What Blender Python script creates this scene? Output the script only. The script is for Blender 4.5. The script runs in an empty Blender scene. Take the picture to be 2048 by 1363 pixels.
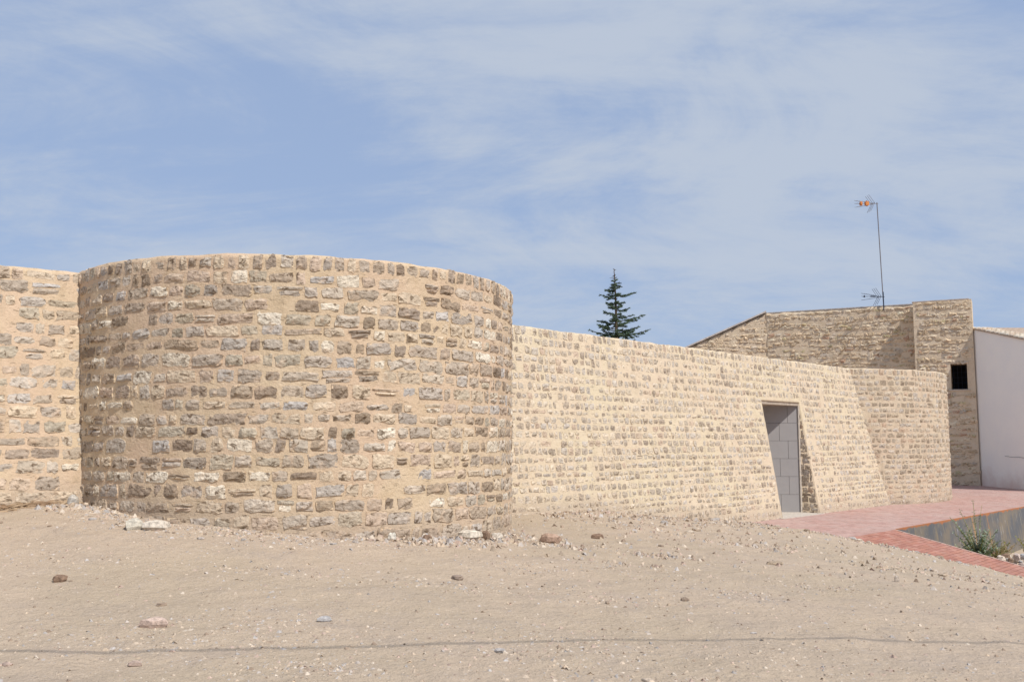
import bpy, math, random
import numpy as np
from mathutils import Vector, Matrix

# ------------------------------------------------------------------ camera, sky, sun, exposure
# heights are measured from the photographer's eye (z = 0); the paved yard lies 1.9 m below it
scene = bpy.context.scene
COL = scene.collection
cam_data = bpy.data.cameras.new('camera')
cam = bpy.data.objects.new('camera', cam_data)
COL.objects.link(cam)
cam.location = (0, 0, 0)
cam.rotation_euler = (math.radians(90 + 5.964), 0, 0)
cam_data.sensor_width = 36.0
cam_data.lens = 36.0 * 1900 / 2048
cam_data.clip_start = 0.1
cam_data.clip_end = 3000
scene.camera = cam

SUN_AZ = math.radians(137)      # clockwise from +Y
SUN_EL = math.radians(51)
sd = Vector((math.sin(SUN_AZ) * math.cos(SUN_EL), math.cos(SUN_AZ) * math.cos(SUN_EL), math.sin(SUN_EL)))
sun_data = bpy.data.lights.new('sun', 'SUN')
sun_data.energy = 4.2
sun_data.angle = math.radians(0.5)
sun_data.color = (1.0, 0.955, 0.90)
sun = bpy.data.objects.new('sun', sun_data)
COL.objects.link(sun)
sun.rotation_euler = (-sd).to_track_quat('-Z', 'Y').to_euler()
sun.location = (10, -10, 30)

world = bpy.data.worlds.new('World')
scene.world = world
world.use_nodes = True
wt = world.node_tree
for n_ in list(wt.nodes):
    wt.nodes.remove(n_)


class NT:
    """tiny helper to wire node trees"""
    def __init__(self, tree):
        self.t = tree

    def n(self, typ, ins=None, **props):
        nd = self.t.nodes.new(typ)
        for k, v in props.items():
            setattr(nd, k, v)
        for k, v in (ins or {}).items():
            if isinstance(v, bpy.types.NodeSocket):
                self.t.links.new(v, nd.inputs[k])
            else:
                nd.inputs[k].default_value = v
        return nd

    def math(self, op, a, b=0.0, c=0.0, clamp=False):
        nd = self.n('ShaderNodeMath', {0: a, 1: b, 2: c}, operation=op)
        nd.use_clamp = clamp
        return nd.outputs[0]

    def noise(self, vec, scale, detail=3.0, rough=0.5, dist=0.0):
        return self.n('ShaderNodeTexNoise', {'Vector': vec, 'Scale': scale, 'Detail': detail, 'Roughness': rough,
                                             'Distortion': dist}).outputs[0]

    def ramp(self, x, a, b, lo=0.0, hi=1.0):
        nd = self.n('ShaderNodeMapRange', {0: x, 1: a, 2: b, 3: lo, 4: hi}, interpolation_type='SMOOTHSTEP')
        return nd.outputs[0]

    def mix(self, f, a, b, blend='MIX'):
        nd = self.n('ShaderNodeMix', data_type='RGBA', blend_type=blend)
        for i, v in ((0, f), (6, a), (7, b)):
            if isinstance(v, bpy.types.NodeSocket):
                self.t.links.new(v, nd.inputs[i])
            elif i == 0:
                nd.inputs[i].default_value = v
            else:
                nd.inputs[i].default_value = (*v[:3], 1)
        return nd.outputs[2]

    def scale(self, vec, s):
        nd = self.n('ShaderNodeMapping', {'Vector': vec, 'Scale': s})
        return nd.outputs[0]


W = NT(wt)
sky = W.n('ShaderNodeTexSky', sky_type='NISHITA', sun_disc=False, sun_elevation=SUN_EL, sun_rotation=SUN_AZ,
          altitude=600.0, air_density=1.0, dust_density=1.6, ozone_density=1.0)
tc = W.n('ShaderNodeTexCoord')
sep = W.n('ShaderNodeSeparateXYZ', {0: tc.outputs['Generated']})
zc_ = W.math('MAXIMUM', sep.outputs[2], 0.0)
den = W.math('ADD', zc_, 0.34)
cx_ = W.math('DIVIDE', sep.outputs[0], den)
cy_ = W.math('DIVIDE', sep.outputs[1], den)
cv = W.n('ShaderNodeCombineXYZ', {0: cx_, 1: cy_, 2: 0.0}).outputs[0]
CL_OFF = (1.5, 4.1, 0.0)
cv_r = W.n('ShaderNodeMapping', {'Vector': cv, 'Rotation': (0, 0, math.radians(-28)), 'Scale': (0.85, 1.25, 1.0), 'Location': CL_OFF}).outputs[0]
c_big = W.noise(cv_r, 0.9, 3.0, 0.5, 0.6)
c_mid = W.noise(cv_r, 2.3, 8.0, 0.66, 0.9)
c_fine = W.noise(cv_r, 7.0, 8.0, 0.68, 0.6)
streak_v = W.n('ShaderNodeMapping', {'Vector': cv, 'Rotation': (0, 0, math.radians(-52)), 'Scale': (0.8, 5.0, 1.0)}).outputs[0]
c_str = W.noise(streak_v, 1.3, 6.0, 0.64, 0.5)
cl = W.math('ADD', W.math('ADD', W.math('MULTIPLY', c_big, 0.30), W.math('MULTIPLY', c_fine, 0.14)), W.math('ADD', W.math('MULTIPLY', c_mid, 0.36), W.math('MULTIPLY', c_str, 0.20)))
# where the cloud masses and the clearer patches stand in the sky (unit directions, radius, weight)
for (dx, dy, dz, rad, amp) in ((0.087, 0.93, 0.35, 0.34, 0.045), (0.235, 0.95, 0.216, 0.16, 0.06), (0.345, 0.88, 0.335, 0.08, 0.06), (-0.40, 0.80, 0.43, 0.2, 0.02), (0.36, 0.91, 0.18, 0.22, 0.035),
                               (-0.29, 0.92, 0.25, 0.17, -0.03), (0.44, 0.78, 0.43, 0.12, -0.09), (0.295, 0.915, 0.235, 0.06, -0.05), (-0.13, 0.96, 0.215, 0.14, -0.035),
                               (-0.45, 0.83, 0.27, 0.12, -0.04), (0.0, 0.935, 0.29, 0.07, -0.035)):
    dv = W.n('ShaderNodeVectorMath', {0: tc.outputs['Generated'], 1: (dx, dy, dz)}, operation='DISTANCE').outputs[1]
    cl = W.math('ADD', cl, W.ramp(dv, 0.0, rad, amp, 0.0))
cmask = W.ramp(cl, 0.43, 0.615, 0.0, 1.0)
# a thin even veil, thicker cirrus over it
veil = W.mix(0.80, sky.outputs[0], (2.98, 3.92, 5.85))
cloud = W.mix(W.math('MULTIPLY', cmask, 0.80), veil, (4.5, 5.0, 5.8))
bg = W.n('ShaderNodeBackground', {'Color': cloud, 'Strength': 0.12})
wo = W.n('ShaderNodeOutputWorld', {'Surface': bg.outputs[0]})

scene.view_settings.view_transform = 'Standard'
scene.view_settings.look = 'None'
scene.view_settings.gamma = 1.0
scene.view_settings.exposure = 0.0
scene.view_settings.use_curve_mapping = False

# ------------------------------------------------------------------ helpers
def _hash(ix, iy, iz, seed):
    h = (ix * 374761393 + iy * 668265263 + iz * 2147483647 + seed * 1274126177) & 0xffffffff
    h = ((h ^ (h >> 13)) * 1274126177) & 0xffffffff
    h = (h ^ (h >> 16)) & 0xffffffff
    return h / 4294967295.0


def vnoise(x, y, z, seed=0):
    """value noise in -1..1, vectorised"""
    xi = np.floor(x).astype(np.int64); yi = np.floor(y).astype(np.int64); zi = np.floor(z).astype(np.int64)
    fx = x - xi; fy = y - yi; fz = z - zi
    fx = fx * fx * (3 - 2 * fx); fy = fy * fy * (3 - 2 * fy); fz = fz * fz * (3 - 2 * fz)
    r = 0
    for dx in (0, 1):
        for dy in (0, 1):
            for dz in (0, 1):
                w = (fx if dx else 1 - fx) * (fy if dy else 1 - fy) * (fz if dz else 1 - fz)
                r = r + w * _hash(xi + dx, yi + dy, zi + dz, seed)
    return r * 2 - 1


def fbm(x, y, z, octaves=3, seed=0):
    r = 0; a = 1.0; t = 0
    for o in range(octaves):
        r = r + a * vnoise(x * 2 ** o, y * 2 ** o, z * 2 ** o, seed + o)
        t += a; a *= 0.5
    return r / t


def make_mesh(name, verts, faces, mat=None, tint=None, smooth=False):
    me = bpy.data.meshes.new(name)
    verts = np.asarray(verts, dtype=np.float64)
    if isinstance(faces, np.ndarray):
        n, k = faces.shape
        me.vertices.add(len(verts)); me.vertices.foreach_set('co', verts.ravel())
        me.loops.add(n * k); me.loops.foreach_set('vertex_index', faces.ravel().astype(np.int32))
        me.polygons.add(n); me.polygons.foreach_set('loop_start', np.arange(0, n * k, k, dtype=np.int32))
        me.update(calc_edges=True)
    else:
        me.from_pydata(verts.tolist(), [], faces)
    if tint is not None:
        ca = me.color_attributes.new('tint', 'FLOAT_COLOR', 'POINT')
        ca.data.foreach_set('color', np.asarray(tint, dtype=np.float32).ravel())
    if smooth:
        me.polygons.foreach_set('use_smooth', np.ones(len(me.polygons), dtype=bool))
    if mat:
        me.materials.append(mat)
    me.update()
    return me


def add_obj(name, me, parent=None, loc=None):
    o = bpy.data.objects.new(name, me)
    COL.objects.link(o)
    if loc is not None:
        o.location = loc
    if parent is not None:
        o.parent = parent
    return o


def thing(name, label, cat, loc=(0, 0, 0), group=None, rotz=0.0):
    o = bpy.data.objects.new(name, None)
    COL.objects.link(o)
    o.empty_display_size = 0.2
    o.location = loc; o.rotation_euler = (0, 0, rotz)
    o['label'] = label; o['category'] = cat
    if group: o['group'] = group
    return o


class Geo:
    """collects quads / tris with per-vertex tint in world space"""
    def __init__(self):
        self.v = []; self.f = []; self.c = []; self.n = 0

    def add(self, v, f, c=None):
        v = np.asarray(v, float).reshape(-1, 3)
        self.v.append(v)
        self.f.extend([tuple(i + self.n for i in q) for q in f])
        if c is None: c = (0.5, 0.5, 0.5, 0)
        c = np.asarray(c, float)
        if c.ndim == 1: c = np.tile(c, (len(v), 1))
        self.c.append(c)
        self.n += len(v)

    def box(self, o, ax, ay, az, c=None):
        """box from corner o with three edge vectors"""
        o, ax, ay, az = map(lambda q: np.array(q, float), (o, ax, ay, az))
        v = [o, o + ax, o + ax + ay, o + ay, o + az, o + ax + az, o + ax + ay + az, o + ay + az]
        self.add(v, [(0, 3, 2, 1), (4, 5, 6, 7), (0, 1, 5, 4), (1, 2, 6, 5), (2, 3, 7, 6), (3, 0, 4, 7)], c)

    def tube(self, pts, radii, sides=6, c=None, cap=True):
        pts = [Vector(p) for p in pts]
        if not hasattr(radii, '__len__'): radii = [radii] * len(pts)
        v = []; f = []
        prev = None
        for i, p in enumerate(pts):
            d = (pts[min(i + 1, len(pts) - 1)] - pts[max(i - 1, 0)]).normalized()
            ref = Vector((0, 0, 1)) if abs(d.z) < 0.9 else Vector((1, 0, 0))
            a = d.cross(ref).normalized() if prev is None else (prev - d * prev.dot(d)).normalized()
            prev = a
            b = d.cross(a)
            for k in range(sides):
                t = 2 * math.pi * k / sides
                v.append(p + (a * math.cos(t) + b * math.sin(t)) * radii[i])
        for i in range(len(pts) - 1):
            for k in range(sides):
                k2 = (k + 1) % sides
                f.append((i * sides + k, i * sides + k2, (i + 1) * sides + k2, (i + 1) * sides + k))
        if cap:
            f.append(tuple(range(sides - 1, -1, -1)))
            f.append(tuple((len(pts) - 1) * sides + k for k in range(sides)))
        self.add([list(q) for q in v], f, c)

    def build(self, name, mat, parent=None, origin=None, smooth=False):
        v = np.concatenate(self.v); c = np.concatenate(self.c)
        org = np.array(origin if origin is not None else (parent.location if parent is not None else (0, 0, 0)), float)
        me = make_mesh(name, v - org, self.f, mat, c, smooth)
        o = add_obj(name, me)
        if parent is not None:
            # parent is an unrotated empty or object placed in the world
            pw = np.array(world_loc(parent))
            o.parent = parent
            o.location = org - pw
        else:
            o.location = org
        return o


def world_loc(o):
    p = Vector(o.location)
    while o.parent is not None:
        o = o.parent
        p = p + Vector(o.location)
    return p


# ------------------------------------------------------------------ materials
def new_mat(name, rough=0.9, spec=0.25):
    m = bpy.data.materials.new(name)
    m.use_nodes = True
    t = m.node_tree
    b = t.nodes['Principled BSDF']
    b.inputs['Roughness'].default_value = rough
    b.inputs['Specular IOR Level'].default_value = spec
    return m, NT(t), b


def set_bump(nt, b, h, strength=0.6, dist=0.02, prev=None):
    nd = nt.n('ShaderNodeBump', {'Height': h, 'Strength': strength, 'Distance': dist})
    if prev is not None:
        nt.t.links.new(prev, nd.inputs['Normal'])
    nt.t.links.new(nd.outputs[0], b.inputs['Normal'])
    return nd.outputs[0]


def mortar_color(nt, pos, c1, c2, c3):
    big = nt.noise(pos, 0.9, 3.0, 0.6)
    mid = nt.noise(pos, 5.5, 3.0, 0.6)
    col = nt.mix(nt.ramp(big, 0.38, 0.62), c1, c2)
    col = nt.mix(nt.ramp(mid, 0.45, 0.75, 0.0, 0.6), col, c3)
    return col


def mat_mortar(name, c1, c2, c3, dark=0.25, grain=1.0):
    m, nt, b = new_mat(name, 0.95, 0.15)
    pos = nt.n('ShaderNodeNewGeometry').outputs['Position']
    col = mortar_color(nt, pos, c1, c2, c3)
    stain = nt.noise(nt.scale(pos, (2.6, 2.6, 0.5)), 1.6, 5.0, 0.65, 0.3)
    col = nt.mix(nt.ramp(stain, 0.5, 0.72, 0.0, 0.38), col, tuple(q * 0.72 for q in c3))
    wash = nt.noise(pos, 1.7, 4.0, 0.6, 0.5)
    col = nt.mix(nt.ramp(wash, 0.52, 0.7, 0.0, 0.4), col, tuple(min(0.8, q * 1.13) for q in (c1[0], c1[1] * 1.01, c1[2] * 1.07)))
    dirt = nt.n('ShaderNodeAttribute', attribute_name='tint').outputs['Alpha']
    dn = nt.math('MULTIPLY', dirt, nt.math('ADD', 0.35, nt.noise(pos, 4.0, 4.0, 0.6)))
    col = nt.mix(nt.ramp(dn, 0.1, 0.9, 0.0, 0.8), col, (0.46, 0.37, 0.28))
    fine = nt.noise(pos, 60.0, 3.0, 0.7)
    col = nt.mix(nt.ramp(fine, 0.35, 0.75, 0.0, dark), col, tuple(q * 0.55 for q in c2))
    # crumbly drag marks and pores, mostly level
    sp = nt.scale(pos, (1, 1, 3.2))
    pores = nt.noise(sp, 9.0, 5.0, 0.65)
    col = nt.mix(nt.ramp(pores, 0.62, 0.72, 0.0, 0.55), col, tuple(q * 0.5 for q in c3))
    nt.t.links.new(col, b.inputs['Base Color'])
    h = nt.math('ADD', nt.math('MULTIPLY', nt.noise(pos, 22.0, 4.0, 0.6), 1.0), nt.math('MULTIPLY', fine, 0.4 * grain))
    h = nt.math('SUBTRACT', h, nt.math('MULTIPLY', nt.ramp(pores, 0.58, 0.74), 0.8))
    set_bump(nt, b, h, 0.7, 0.018)
    return m


def mat_stone(name, m1, m2, m3, smear=1.0, brown=(0.13, 0.085, 0.05), brown_amt=0.85, fs=1.0):
    """split stone: tint per stone, brown weathering, mortar smeared over its rim"""
    m, nt, b = new_mat(name, 0.88, 0.2)
    pos = nt.n('ShaderNodeNewGeometry').outputs['Position']
    at = nt.n('ShaderNodeAttribute', attribute_name='tint')
    tint, rim = at.outputs['Color'], at.outputs['Alpha']
    n1 = nt.noise(pos, 16.0 * fs, 4.0, 0.6, 0.3)
    n2 = nt.noise(nt.scale(pos, (1, 1, 1.5)), 10.0 * fs, 4.0, 0.65, 0.6)
    n3 = nt.noise(pos, 46.0 * fs, 3.0, 0.7)
    shade = nt.math('ADD', 0.52, nt.math('MULTIPLY', n1, 0.98))
    sh3 = nt.n('ShaderNodeCombineColor', {0: shade, 1: shade, 2: shade}).outputs[0]
    col = nt.mix(1.0, tint, sh3, 'MULTIPLY')
    col = nt.mix(nt.ramp(n2, 0.535, 0.64, 0.0, brown_amt), col, brown)
    crk = nt.noise(nt.scale(pos, (1, 1, 2.0)), 24.0 * fs, 5.0, 0.7, 1.2)
    col = nt.mix(nt.ramp(crk, 0.60, 0.68, 0.0, 0.7), col, tuple(q * 0.8 for q in brown))
    col = nt.mix(nt.ramp(n3, 0.56, 0.76, 0.0, 0.5), col, (0.60, 0.51, 0.39))
    lime = nt.noise(pos, 5.0 * fs, 4.0, 0.6, 0.4)
    col = nt.mix(nt.ramp(lime, 0.55, 0.68, 0.0, 0.5), col, m2)
    # mortar over the rim
    mort = mortar_color(nt, pos, m1, m2, m3)
    edge_n = nt.noise(pos, 13.0 * fs, 4.0, 0.65)
    e = nt.math('ADD', rim, nt.math('MULTIPLY', nt.math('SUBTRACT', edge_n, 0.5), 2.4 * smear))
    col = nt.mix(nt.ramp(e, 1.0, 1.22), col, mort)
    nt.t.links.new(col, b.inputs['Base Color'])
    ridg = nt.n('ShaderNodeTexVoronoi', {'Vector': nt.scale(pos, (1, 1, 1.3)), 'Scale': 17.0 * fs}, feature='F1', distance='CHEBYCHEV').outputs[0]
    h = nt.math('ADD', nt.math('MULTIPLY', n1, 1.2), nt.math('ADD', nt.math('MULTIPLY', n3, 0.35), nt.math('MULTIPLY', ridg, -0.9)))
    set_bump(nt, b, h, 0.7, 0.024)
    return m


DR = dict(m1=(0.625, 0.49, 0.332), m2=(0.62, 0.462, 0.325), m3=(0.55, 0.412, 0.262))
LG = dict(m1=(0.645, 0.54, 0.38), m2=(0.645, 0.52, 0.38), m3=(0.59, 0.48, 0.33))
BA = dict(m1=(0.62, 0.51, 0.37), m2=(0.61, 0.485, 0.355), m3=(0.54, 0.42, 0.295))
OL = dict(m1=(0.72, 0.59, 0.43), m2=(0.69, 0.55, 0.39), m3=(0.58, 0.45, 0.29))
def mm(d): return (d['m1'], d['m2'], d['m3'])
M_mort_drum = mat_mortar('mortar_ochre', *mm(DR))
M_stone_drum = mat_stone('split_stone_grey_brown', *mm(DR))
M_mort_long = mat_mortar('mortar_pale', *mm(LG), dark=0.2)
M_stone_long = mat_stone('split_stone_small', *mm(LG), fs=1.25, brown_amt=0.6)
M_mort_bast = mat_mortar('mortar_bastion', *mm(BA), dark=0.22)
M_stone_bast = mat_stone('split_stone_bastion', *mm(BA), fs=1.25, brown_amt=0.6)
M_mort_old = mat_mortar('mortar_old', *mm(OL), dark=0.3)
M_stone_old = mat_stone('rubble_old', *mm(OL), smear=0.8, fs=1.0, brown=(0.27, 0.18, 0.10))


def mat_plain(name, col, var=0.25, scale=20.0, rough=0.8, bump=0.2, spec=0.3, metallic=0.0):
    m, nt, b = new_mat(name, rough, spec)
    b.inputs['Metallic'].default_value = metallic
    pos = nt.n('ShaderNodeNewGeometry').outputs['Position']
    n = nt.noise(pos, scale, 4.0, 0.6)
    c = nt.mix(nt.ramp(n, 0.3, 0.7), tuple(q * (1 - var) for q in col), tuple(min(1, q * (1 + var)) for q in col))
    nt.t.links.new(c, b.inputs['Base Color'])
    if bump > 0:
        set_bump(nt, b, n, bump, 0.01)
    return m


def mat_tint(name, var=0.25, scale=25.0, rough=0.85, bump=0.4, dist=0.01, spec=0.25):
    """colour from the tint attribute with grain"""
    m, nt, b = new_mat(name, rough, spec)
    pos = nt.n('ShaderNodeNewGeometry').outputs['Position']
    n = nt.noise(pos, scale, 4.0, 0.65)
    at = nt.n('ShaderNodeAttribute', attribute_name='tint').outputs['Color']
    s = nt.ramp(n, 0.3, 0.7, 1 - var, 1 + var)
    sc = nt.n('ShaderNodeCombineColor', {0: s, 1: s, 2: s}).outputs[0]
    nt.t.links.new(nt.mix(1.0, at, sc, 'MULTIPLY'), b.inputs['Base Color'])
    set_bump(nt, b, n, bump, dist)
    return m


M_rock = mat_tint('loose_rock', 0.3, 22.0, bump=0.8, dist=0.02)
M_gravel = mat_tint('gravel_grain', 0.15, 60.0, bump=0.2)
M_steel_grey = mat_plain('antenna_metal', (0.22, 0.2, 0.2), 0.1, 10, 0.5, 0, 0.5, 0.4)
M_dark_metal = mat_plain('dark_antenna_metal', (0.03, 0.04, 0.07), 0.1, 10, 0.5, 0, 0.5, 0.2)
M_orange = mat_plain('orange_plastic', (0.62, 0.22, 0.05), 0.05, 10, 0.5, 0, 0.4)
M_conc = mat_plain('pale_concrete', (0.52, 0.46, 0.39), 0.15, 14, 0.9, 0.3)
M_coping = mat_plain('grey_coping', (0.50, 0.45, 0.41), 0.2, 9, 0.9, 0.3)
M_lintel = mat_plain('lintel_concrete', (0.40, 0.33, 0.26), 0.15, 14, 0.9, 0.3)
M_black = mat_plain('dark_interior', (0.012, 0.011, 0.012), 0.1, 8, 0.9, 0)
M_cable = mat_plain('cable_rubber', (0.02, 0.02, 0.02), 0.1, 8, 0.6, 0)


def mat_soil():
    m, nt, b = new_mat('dry_soil', 0.97, 0.1)
    pos = nt.n('ShaderNodeNewGeometry').outputs['Position']
    a = nt.noise(pos, 0.35, 4.0, 0.6)
    c = nt.noise(pos, 2.3, 5.0, 0.65)
    f = nt.noise(pos, 18.0, 5.0, 0.7)
    g = nt.noise(pos, 90.0, 3.0, 0.7)
    col = nt.mix(nt.ramp(a, 0.35, 0.65), (0.475, 0.38, 0.275), (0.52, 0.41, 0.305))
    col = nt.mix(nt.ramp(c, 0.5, 0.75, 0.0, 0.5), col, (0.40, 0.33, 0.275))
    col = nt.mix(nt.ramp(f, 0.5, 0.75, 0.0, 0.45), col, (0.58, 0.47, 0.365))
    col = nt.mix(nt.ramp(g, 0.50, 0.72, 0.0, 0.6), col, (0.27, 0.21, 0.155))
    tr = nt.noise(nt.n('ShaderNodeMapping', {'Vector': pos, 'Rotation': (0, 0, 0.25), 'Scale': (0.5, 1.3, 1.0)}).outputs[0], 1.1, 6.0, 0.6, 0.8)
    col = nt.mix(nt.ramp(tr, 0.46, 0.7, 0.0, 0.38), col, (0.40, 0.325, 0.26))
    # small chips of grey and white stone pressed into the ground
    for sc, thr, colr, seed in ((26.0, 0.16, (0.56, 0.49, 0.42), 0.0), (34.0, 0.15, (0.40, 0.38, 0.37), 7.3), (55.0, 0.2, (0.60, 0.50, 0.39), 3.1),
                                (70.0, 0.2, (0.30, 0.22, 0.17), 9.1)):
        vo = nt.n('ShaderNodeTexVoronoi', {'Vector': nt.n('ShaderNodeMapping', {'Vector': pos, 'Location': (seed, seed, 0)}).outputs[0], 'Scale': sc, 'Randomness': 1.0})
        sepc = nt.n('ShaderNodeSeparateColor', {0: vo.outputs['Color']})
        pick = nt.math('GREATER_THAN', sepc.outputs[0], 0.66)
        patch = nt.ramp(nt.noise(pos, 1.1 + seed * 0.1, 3.0), 0.40, 0.6)
        sz = nt.math('MULTIPLY', sepc.outputs[1], thr * 2.0)
        spot = nt.math('MULTIPLY', nt.math('LESS_THAN', vo.outputs['Distance'], sz), nt.math('MULTIPLY', pick, patch))
        col = nt.mix(nt.math('MULTIPLY', spot, 0.75), col, colr)
    nt.t.links.new(col, b.inputs['Base Color'])
    h = nt.math('ADD', nt.math('MULTIPLY', f, 1.0), nt.math('MULTIPLY', g, 0.35))
    p = set_bump(nt, b, nt.math('ADD', nt.noise(pos, 5.0, 5.0, 0.65), tr), 0.6, 0.08)
    set_bump(nt, b, h, 0.95, 0.026, p)
    return m


M_soil = mat_soil()


def mat_brick(name, dust=0.35, dcol=(0.50, 0.38, 0.34)):
    m, nt, b = new_mat(name, 0.85, 0.25)
    pos = nt.n('ShaderNodeNewGeometry').outputs['Position']
    at = nt.n('ShaderNodeAttribute', attribute_name='tint').outputs['Color']
    n = nt.noise(pos, 3.0, 5.0, 0.65)
    g = nt.noise(pos, 40.0, 3.0, 0.6)
    col = nt.mix(nt.ramp(g, 0.4, 0.75, 0.0, 0.3), at, (0.5, 0.33, 0.27))
    big = nt.noise(nt.scale(pos, (1, 1, 1)), 0.8, 4.0, 0.6)
    col = nt.mix(nt.ramp(nt.math('ADD', nt.math('MULTIPLY', n, 0.5), nt.math('MULTIPLY', big, 0.5)), 0.38, 0.62, dust * 0.45, min(1, dust * 1.5)), col, dcol)
    nt.t.links.new(col, b.inputs['Base Color'])
    set_bump(nt, b, g, 0.3, 0.004)
    return m


M_brick_yard = mat_brick('yard_brick', 0.46, (0.50, 0.375, 0.325))
M_brick_ramp = mat_brick('ramp_brick', 0.16, (0.46, 0.29, 0.225))
M_joint_red = mat_plain('joint_red', (0.22, 0.11, 0.08), 0.2, 8, 0.95, 0.2)
M_joint = mat_plain('joint_sand', (0.48, 0.36, 0.30), 0.2, 8, 0.95, 0.2)


def mat_corten():
    m, nt, b = new_mat('weathered_steel', 0.72, 0.3)
    at = nt.n('ShaderNodeAttribute', attribute_name='tint')    # r = metres along, g = metres below the rim
    s = nt.n('ShaderNodeSeparateColor', {0: at.outputs['Color']})
    u, v = s.outputs[0], s.outputs[1]
    lean = nt.math('SUBTRACT', u, nt.math('MULTIPLY', v, 0.45))
    vec = nt.n('ShaderNodeCombineXYZ', {0: nt.math('MULTIPLY', lean, 5.0), 1: nt.math('MULTIPLY', v, 0.5), 2: 0.0}).outputs[0]
    n1 = nt.noise(vec, 1.6, 5.0, 0.65, 0.2)
    n2 = nt.noise(nt.n('ShaderNodeCombineXYZ', {0: nt.math('MULTIPLY', lean, 9.0), 1: nt.math('MULTIPLY', v, 0.8), 2: 3.0}).outputs[0], 1.7, 4.0, 0.7)
    uv = nt.n('ShaderNodeCombineXYZ', {0: u, 1: v, 2: 0.0}).outputs[0]
    n3 = nt.noise(uv, 1.1, 4.0, 0.6)
    col = nt.mix(nt.ramp(n3, 0.4, 0.62), (0.115, 0.12, 0.13), (0.20, 0.17, 0.135))
    col = nt.mix(nt.ramp(n1, 0.52, 0.66, 0.0, 0.65), col, (0.27, 0.21, 0.13))
    col = nt.mix(nt.ramp(n2, 0.60, 0.70, 0.0, 0.8), col, (0.44, 0.44, 0.44))
    rust = nt.ramp(nt.math('ADD', v, nt.math('MULTIPLY', nt.noise(uv, 3.0, 4.0), -0.22)), -0.11, -0.06, 0.9, 0.0)
    col = nt.mix(rust, col, (0.42, 0.15, 0.05))
    # one long ochre run
    run = nt.math('ABSOLUTE', nt.math('SUBTRACT', lean, 4.95))
    run = nt.math('ADD', run, nt.math('MULTIPLY', nt.noise(uv, 5.0, 3.0), 0.05))
    col = nt.mix(nt.math('MULTIPLY', nt.ramp(run, 0.03, 0.12, 0.8, 0.0), nt.ramp(nt.noise(vec, 4.0, 3.0), 0.3, 0.55)), col, (0.46, 0.25, 0.09))
    run2 = nt.math('ABSOLUTE', nt.math('SUBTRACT', lean, 6.1))
    col = nt.mix(nt.ramp(run2, 0.02, 0.07, 0.6, 0.0), col, (0.36, 0.19, 0.08))
    nt.t.links.new(col, b.inputs['Base Color'])
    set_bump(nt, b, n1, 0.2, 0.01)
    return m


M_corten = mat_corten()


def mat_whitewash():
    m, nt, b = new_mat('whitewashed_render', 0.9, 0.2)
    pos = nt.n('ShaderNodeNewGeometry').outputs['Position']
    z = nt.n('ShaderNodeSeparateXYZ', {0: pos}).outputs[2]
    n = nt.noise(pos, 1.2, 5.0, 0.6)
    f = nt.noise(pos, 14.0, 4.0, 0.65)
    col = nt.mix(nt.ramp(n, 0.35, 0.65), (0.92, 0.87, 0.79), (0.89, 0.845, 0.78))
    col = nt.mix(nt.ramp(f, 0.6, 0.8, 0.0, 0.5), col, (0.6, 0.57, 0.55))
    # splash stain above the paving
    st = nt.ramp(nt.math('ADD', z, nt.math('MULTIPLY', n, -1.3)), -2.75, -1.75, 0.8, 0.0)
    col = nt.mix(st, col, (0.72, 0.52, 0.42))
    nt.t.links.new(col, b.inputs['Base Color'])
    set_bump(nt, b, nt.math('ADD', f, n), 0.35, 0.02)
    return m


M_white = mat_whitewash()
M_tile = mat_tint('clay_tile', 0.25, 8.0, bump=0.3)


def mat_panel():
    m, nt, b = new_mat('grey_panel', 0.65, 0.35)
    pos = nt.n('ShaderNodeNewGeometry').outputs['Position']
    n = nt.noise(pos, 4.0, 4.0, 0.6)
    f = nt.noise(pos, 120.0, 2.0, 0.6)
    col = nt.mix(n, (0.275, 0.262, 0.258), (0.33, 0.315, 0.308))
    nt.t.links.new(col, b.inputs['Base Color'])
    set_bump(nt, b, f, 0.1, 0.003)
    return m


M_panel = mat_panel()


def mat_leaf(name, col, col2):
    m, nt, b = new_mat(name, 0.7, 0.3)
    pos = nt.n('ShaderNodeNewGeometry').outputs['Position']
    n = nt.noise(pos, 3.0, 3.0, 0.6)
    nt.t.links.new(nt.mix(nt.ramp(n, 0.35, 0.65), col, col2), b.inputs['Base Color'])
    return m


M_needle = mat_leaf('conifer_needles', (0.045, 0.08, 0.045), (0.085, 0.125, 0.07))
M_bark = mat_plain('bark', (0.10, 0.075, 0.05), 0.3, 12, 0.95, 0.4)
M_weed = mat_leaf('weed_leaf_blue_green', (0.17, 0.23, 0.14), (0.30, 0.36, 0.27))
M_weed2 = mat_leaf('weed_leaf_yellow_green', (0.22, 0.24, 0.07), (0.36, 0.33, 0.12))
M_straw = mat_leaf('dry_straw', (0.34, 0.22, 0.13), (0.48, 0.35, 0.22))

# ------------------------------------------------------------------ layout
A = np.array([0.682, 0.7315]); NRM = np.array([0.7315, -0.682])        # long wall: direction, outward normal
D_LONG = -11.93
AL = np.array([0.792, 0.61]); NL = np.array([0.61, -0.792]); D_LEFT = -12.907
ZT = 2.13                                                               # wall top
BAT = 0.17
YARD = -1.9
C1 = np.array([-3.09, 13.90]); R1 = 3.083                               # near bastion
C2 = np.array([9.664, 33.418]); R2 = 5.124                              # far bastion
E0 = np.array([8.221, 20.70]); NE = -8.07                               # edge of the yard: n.p = NE
RS = 0.224                                                              # ramp slope

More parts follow.
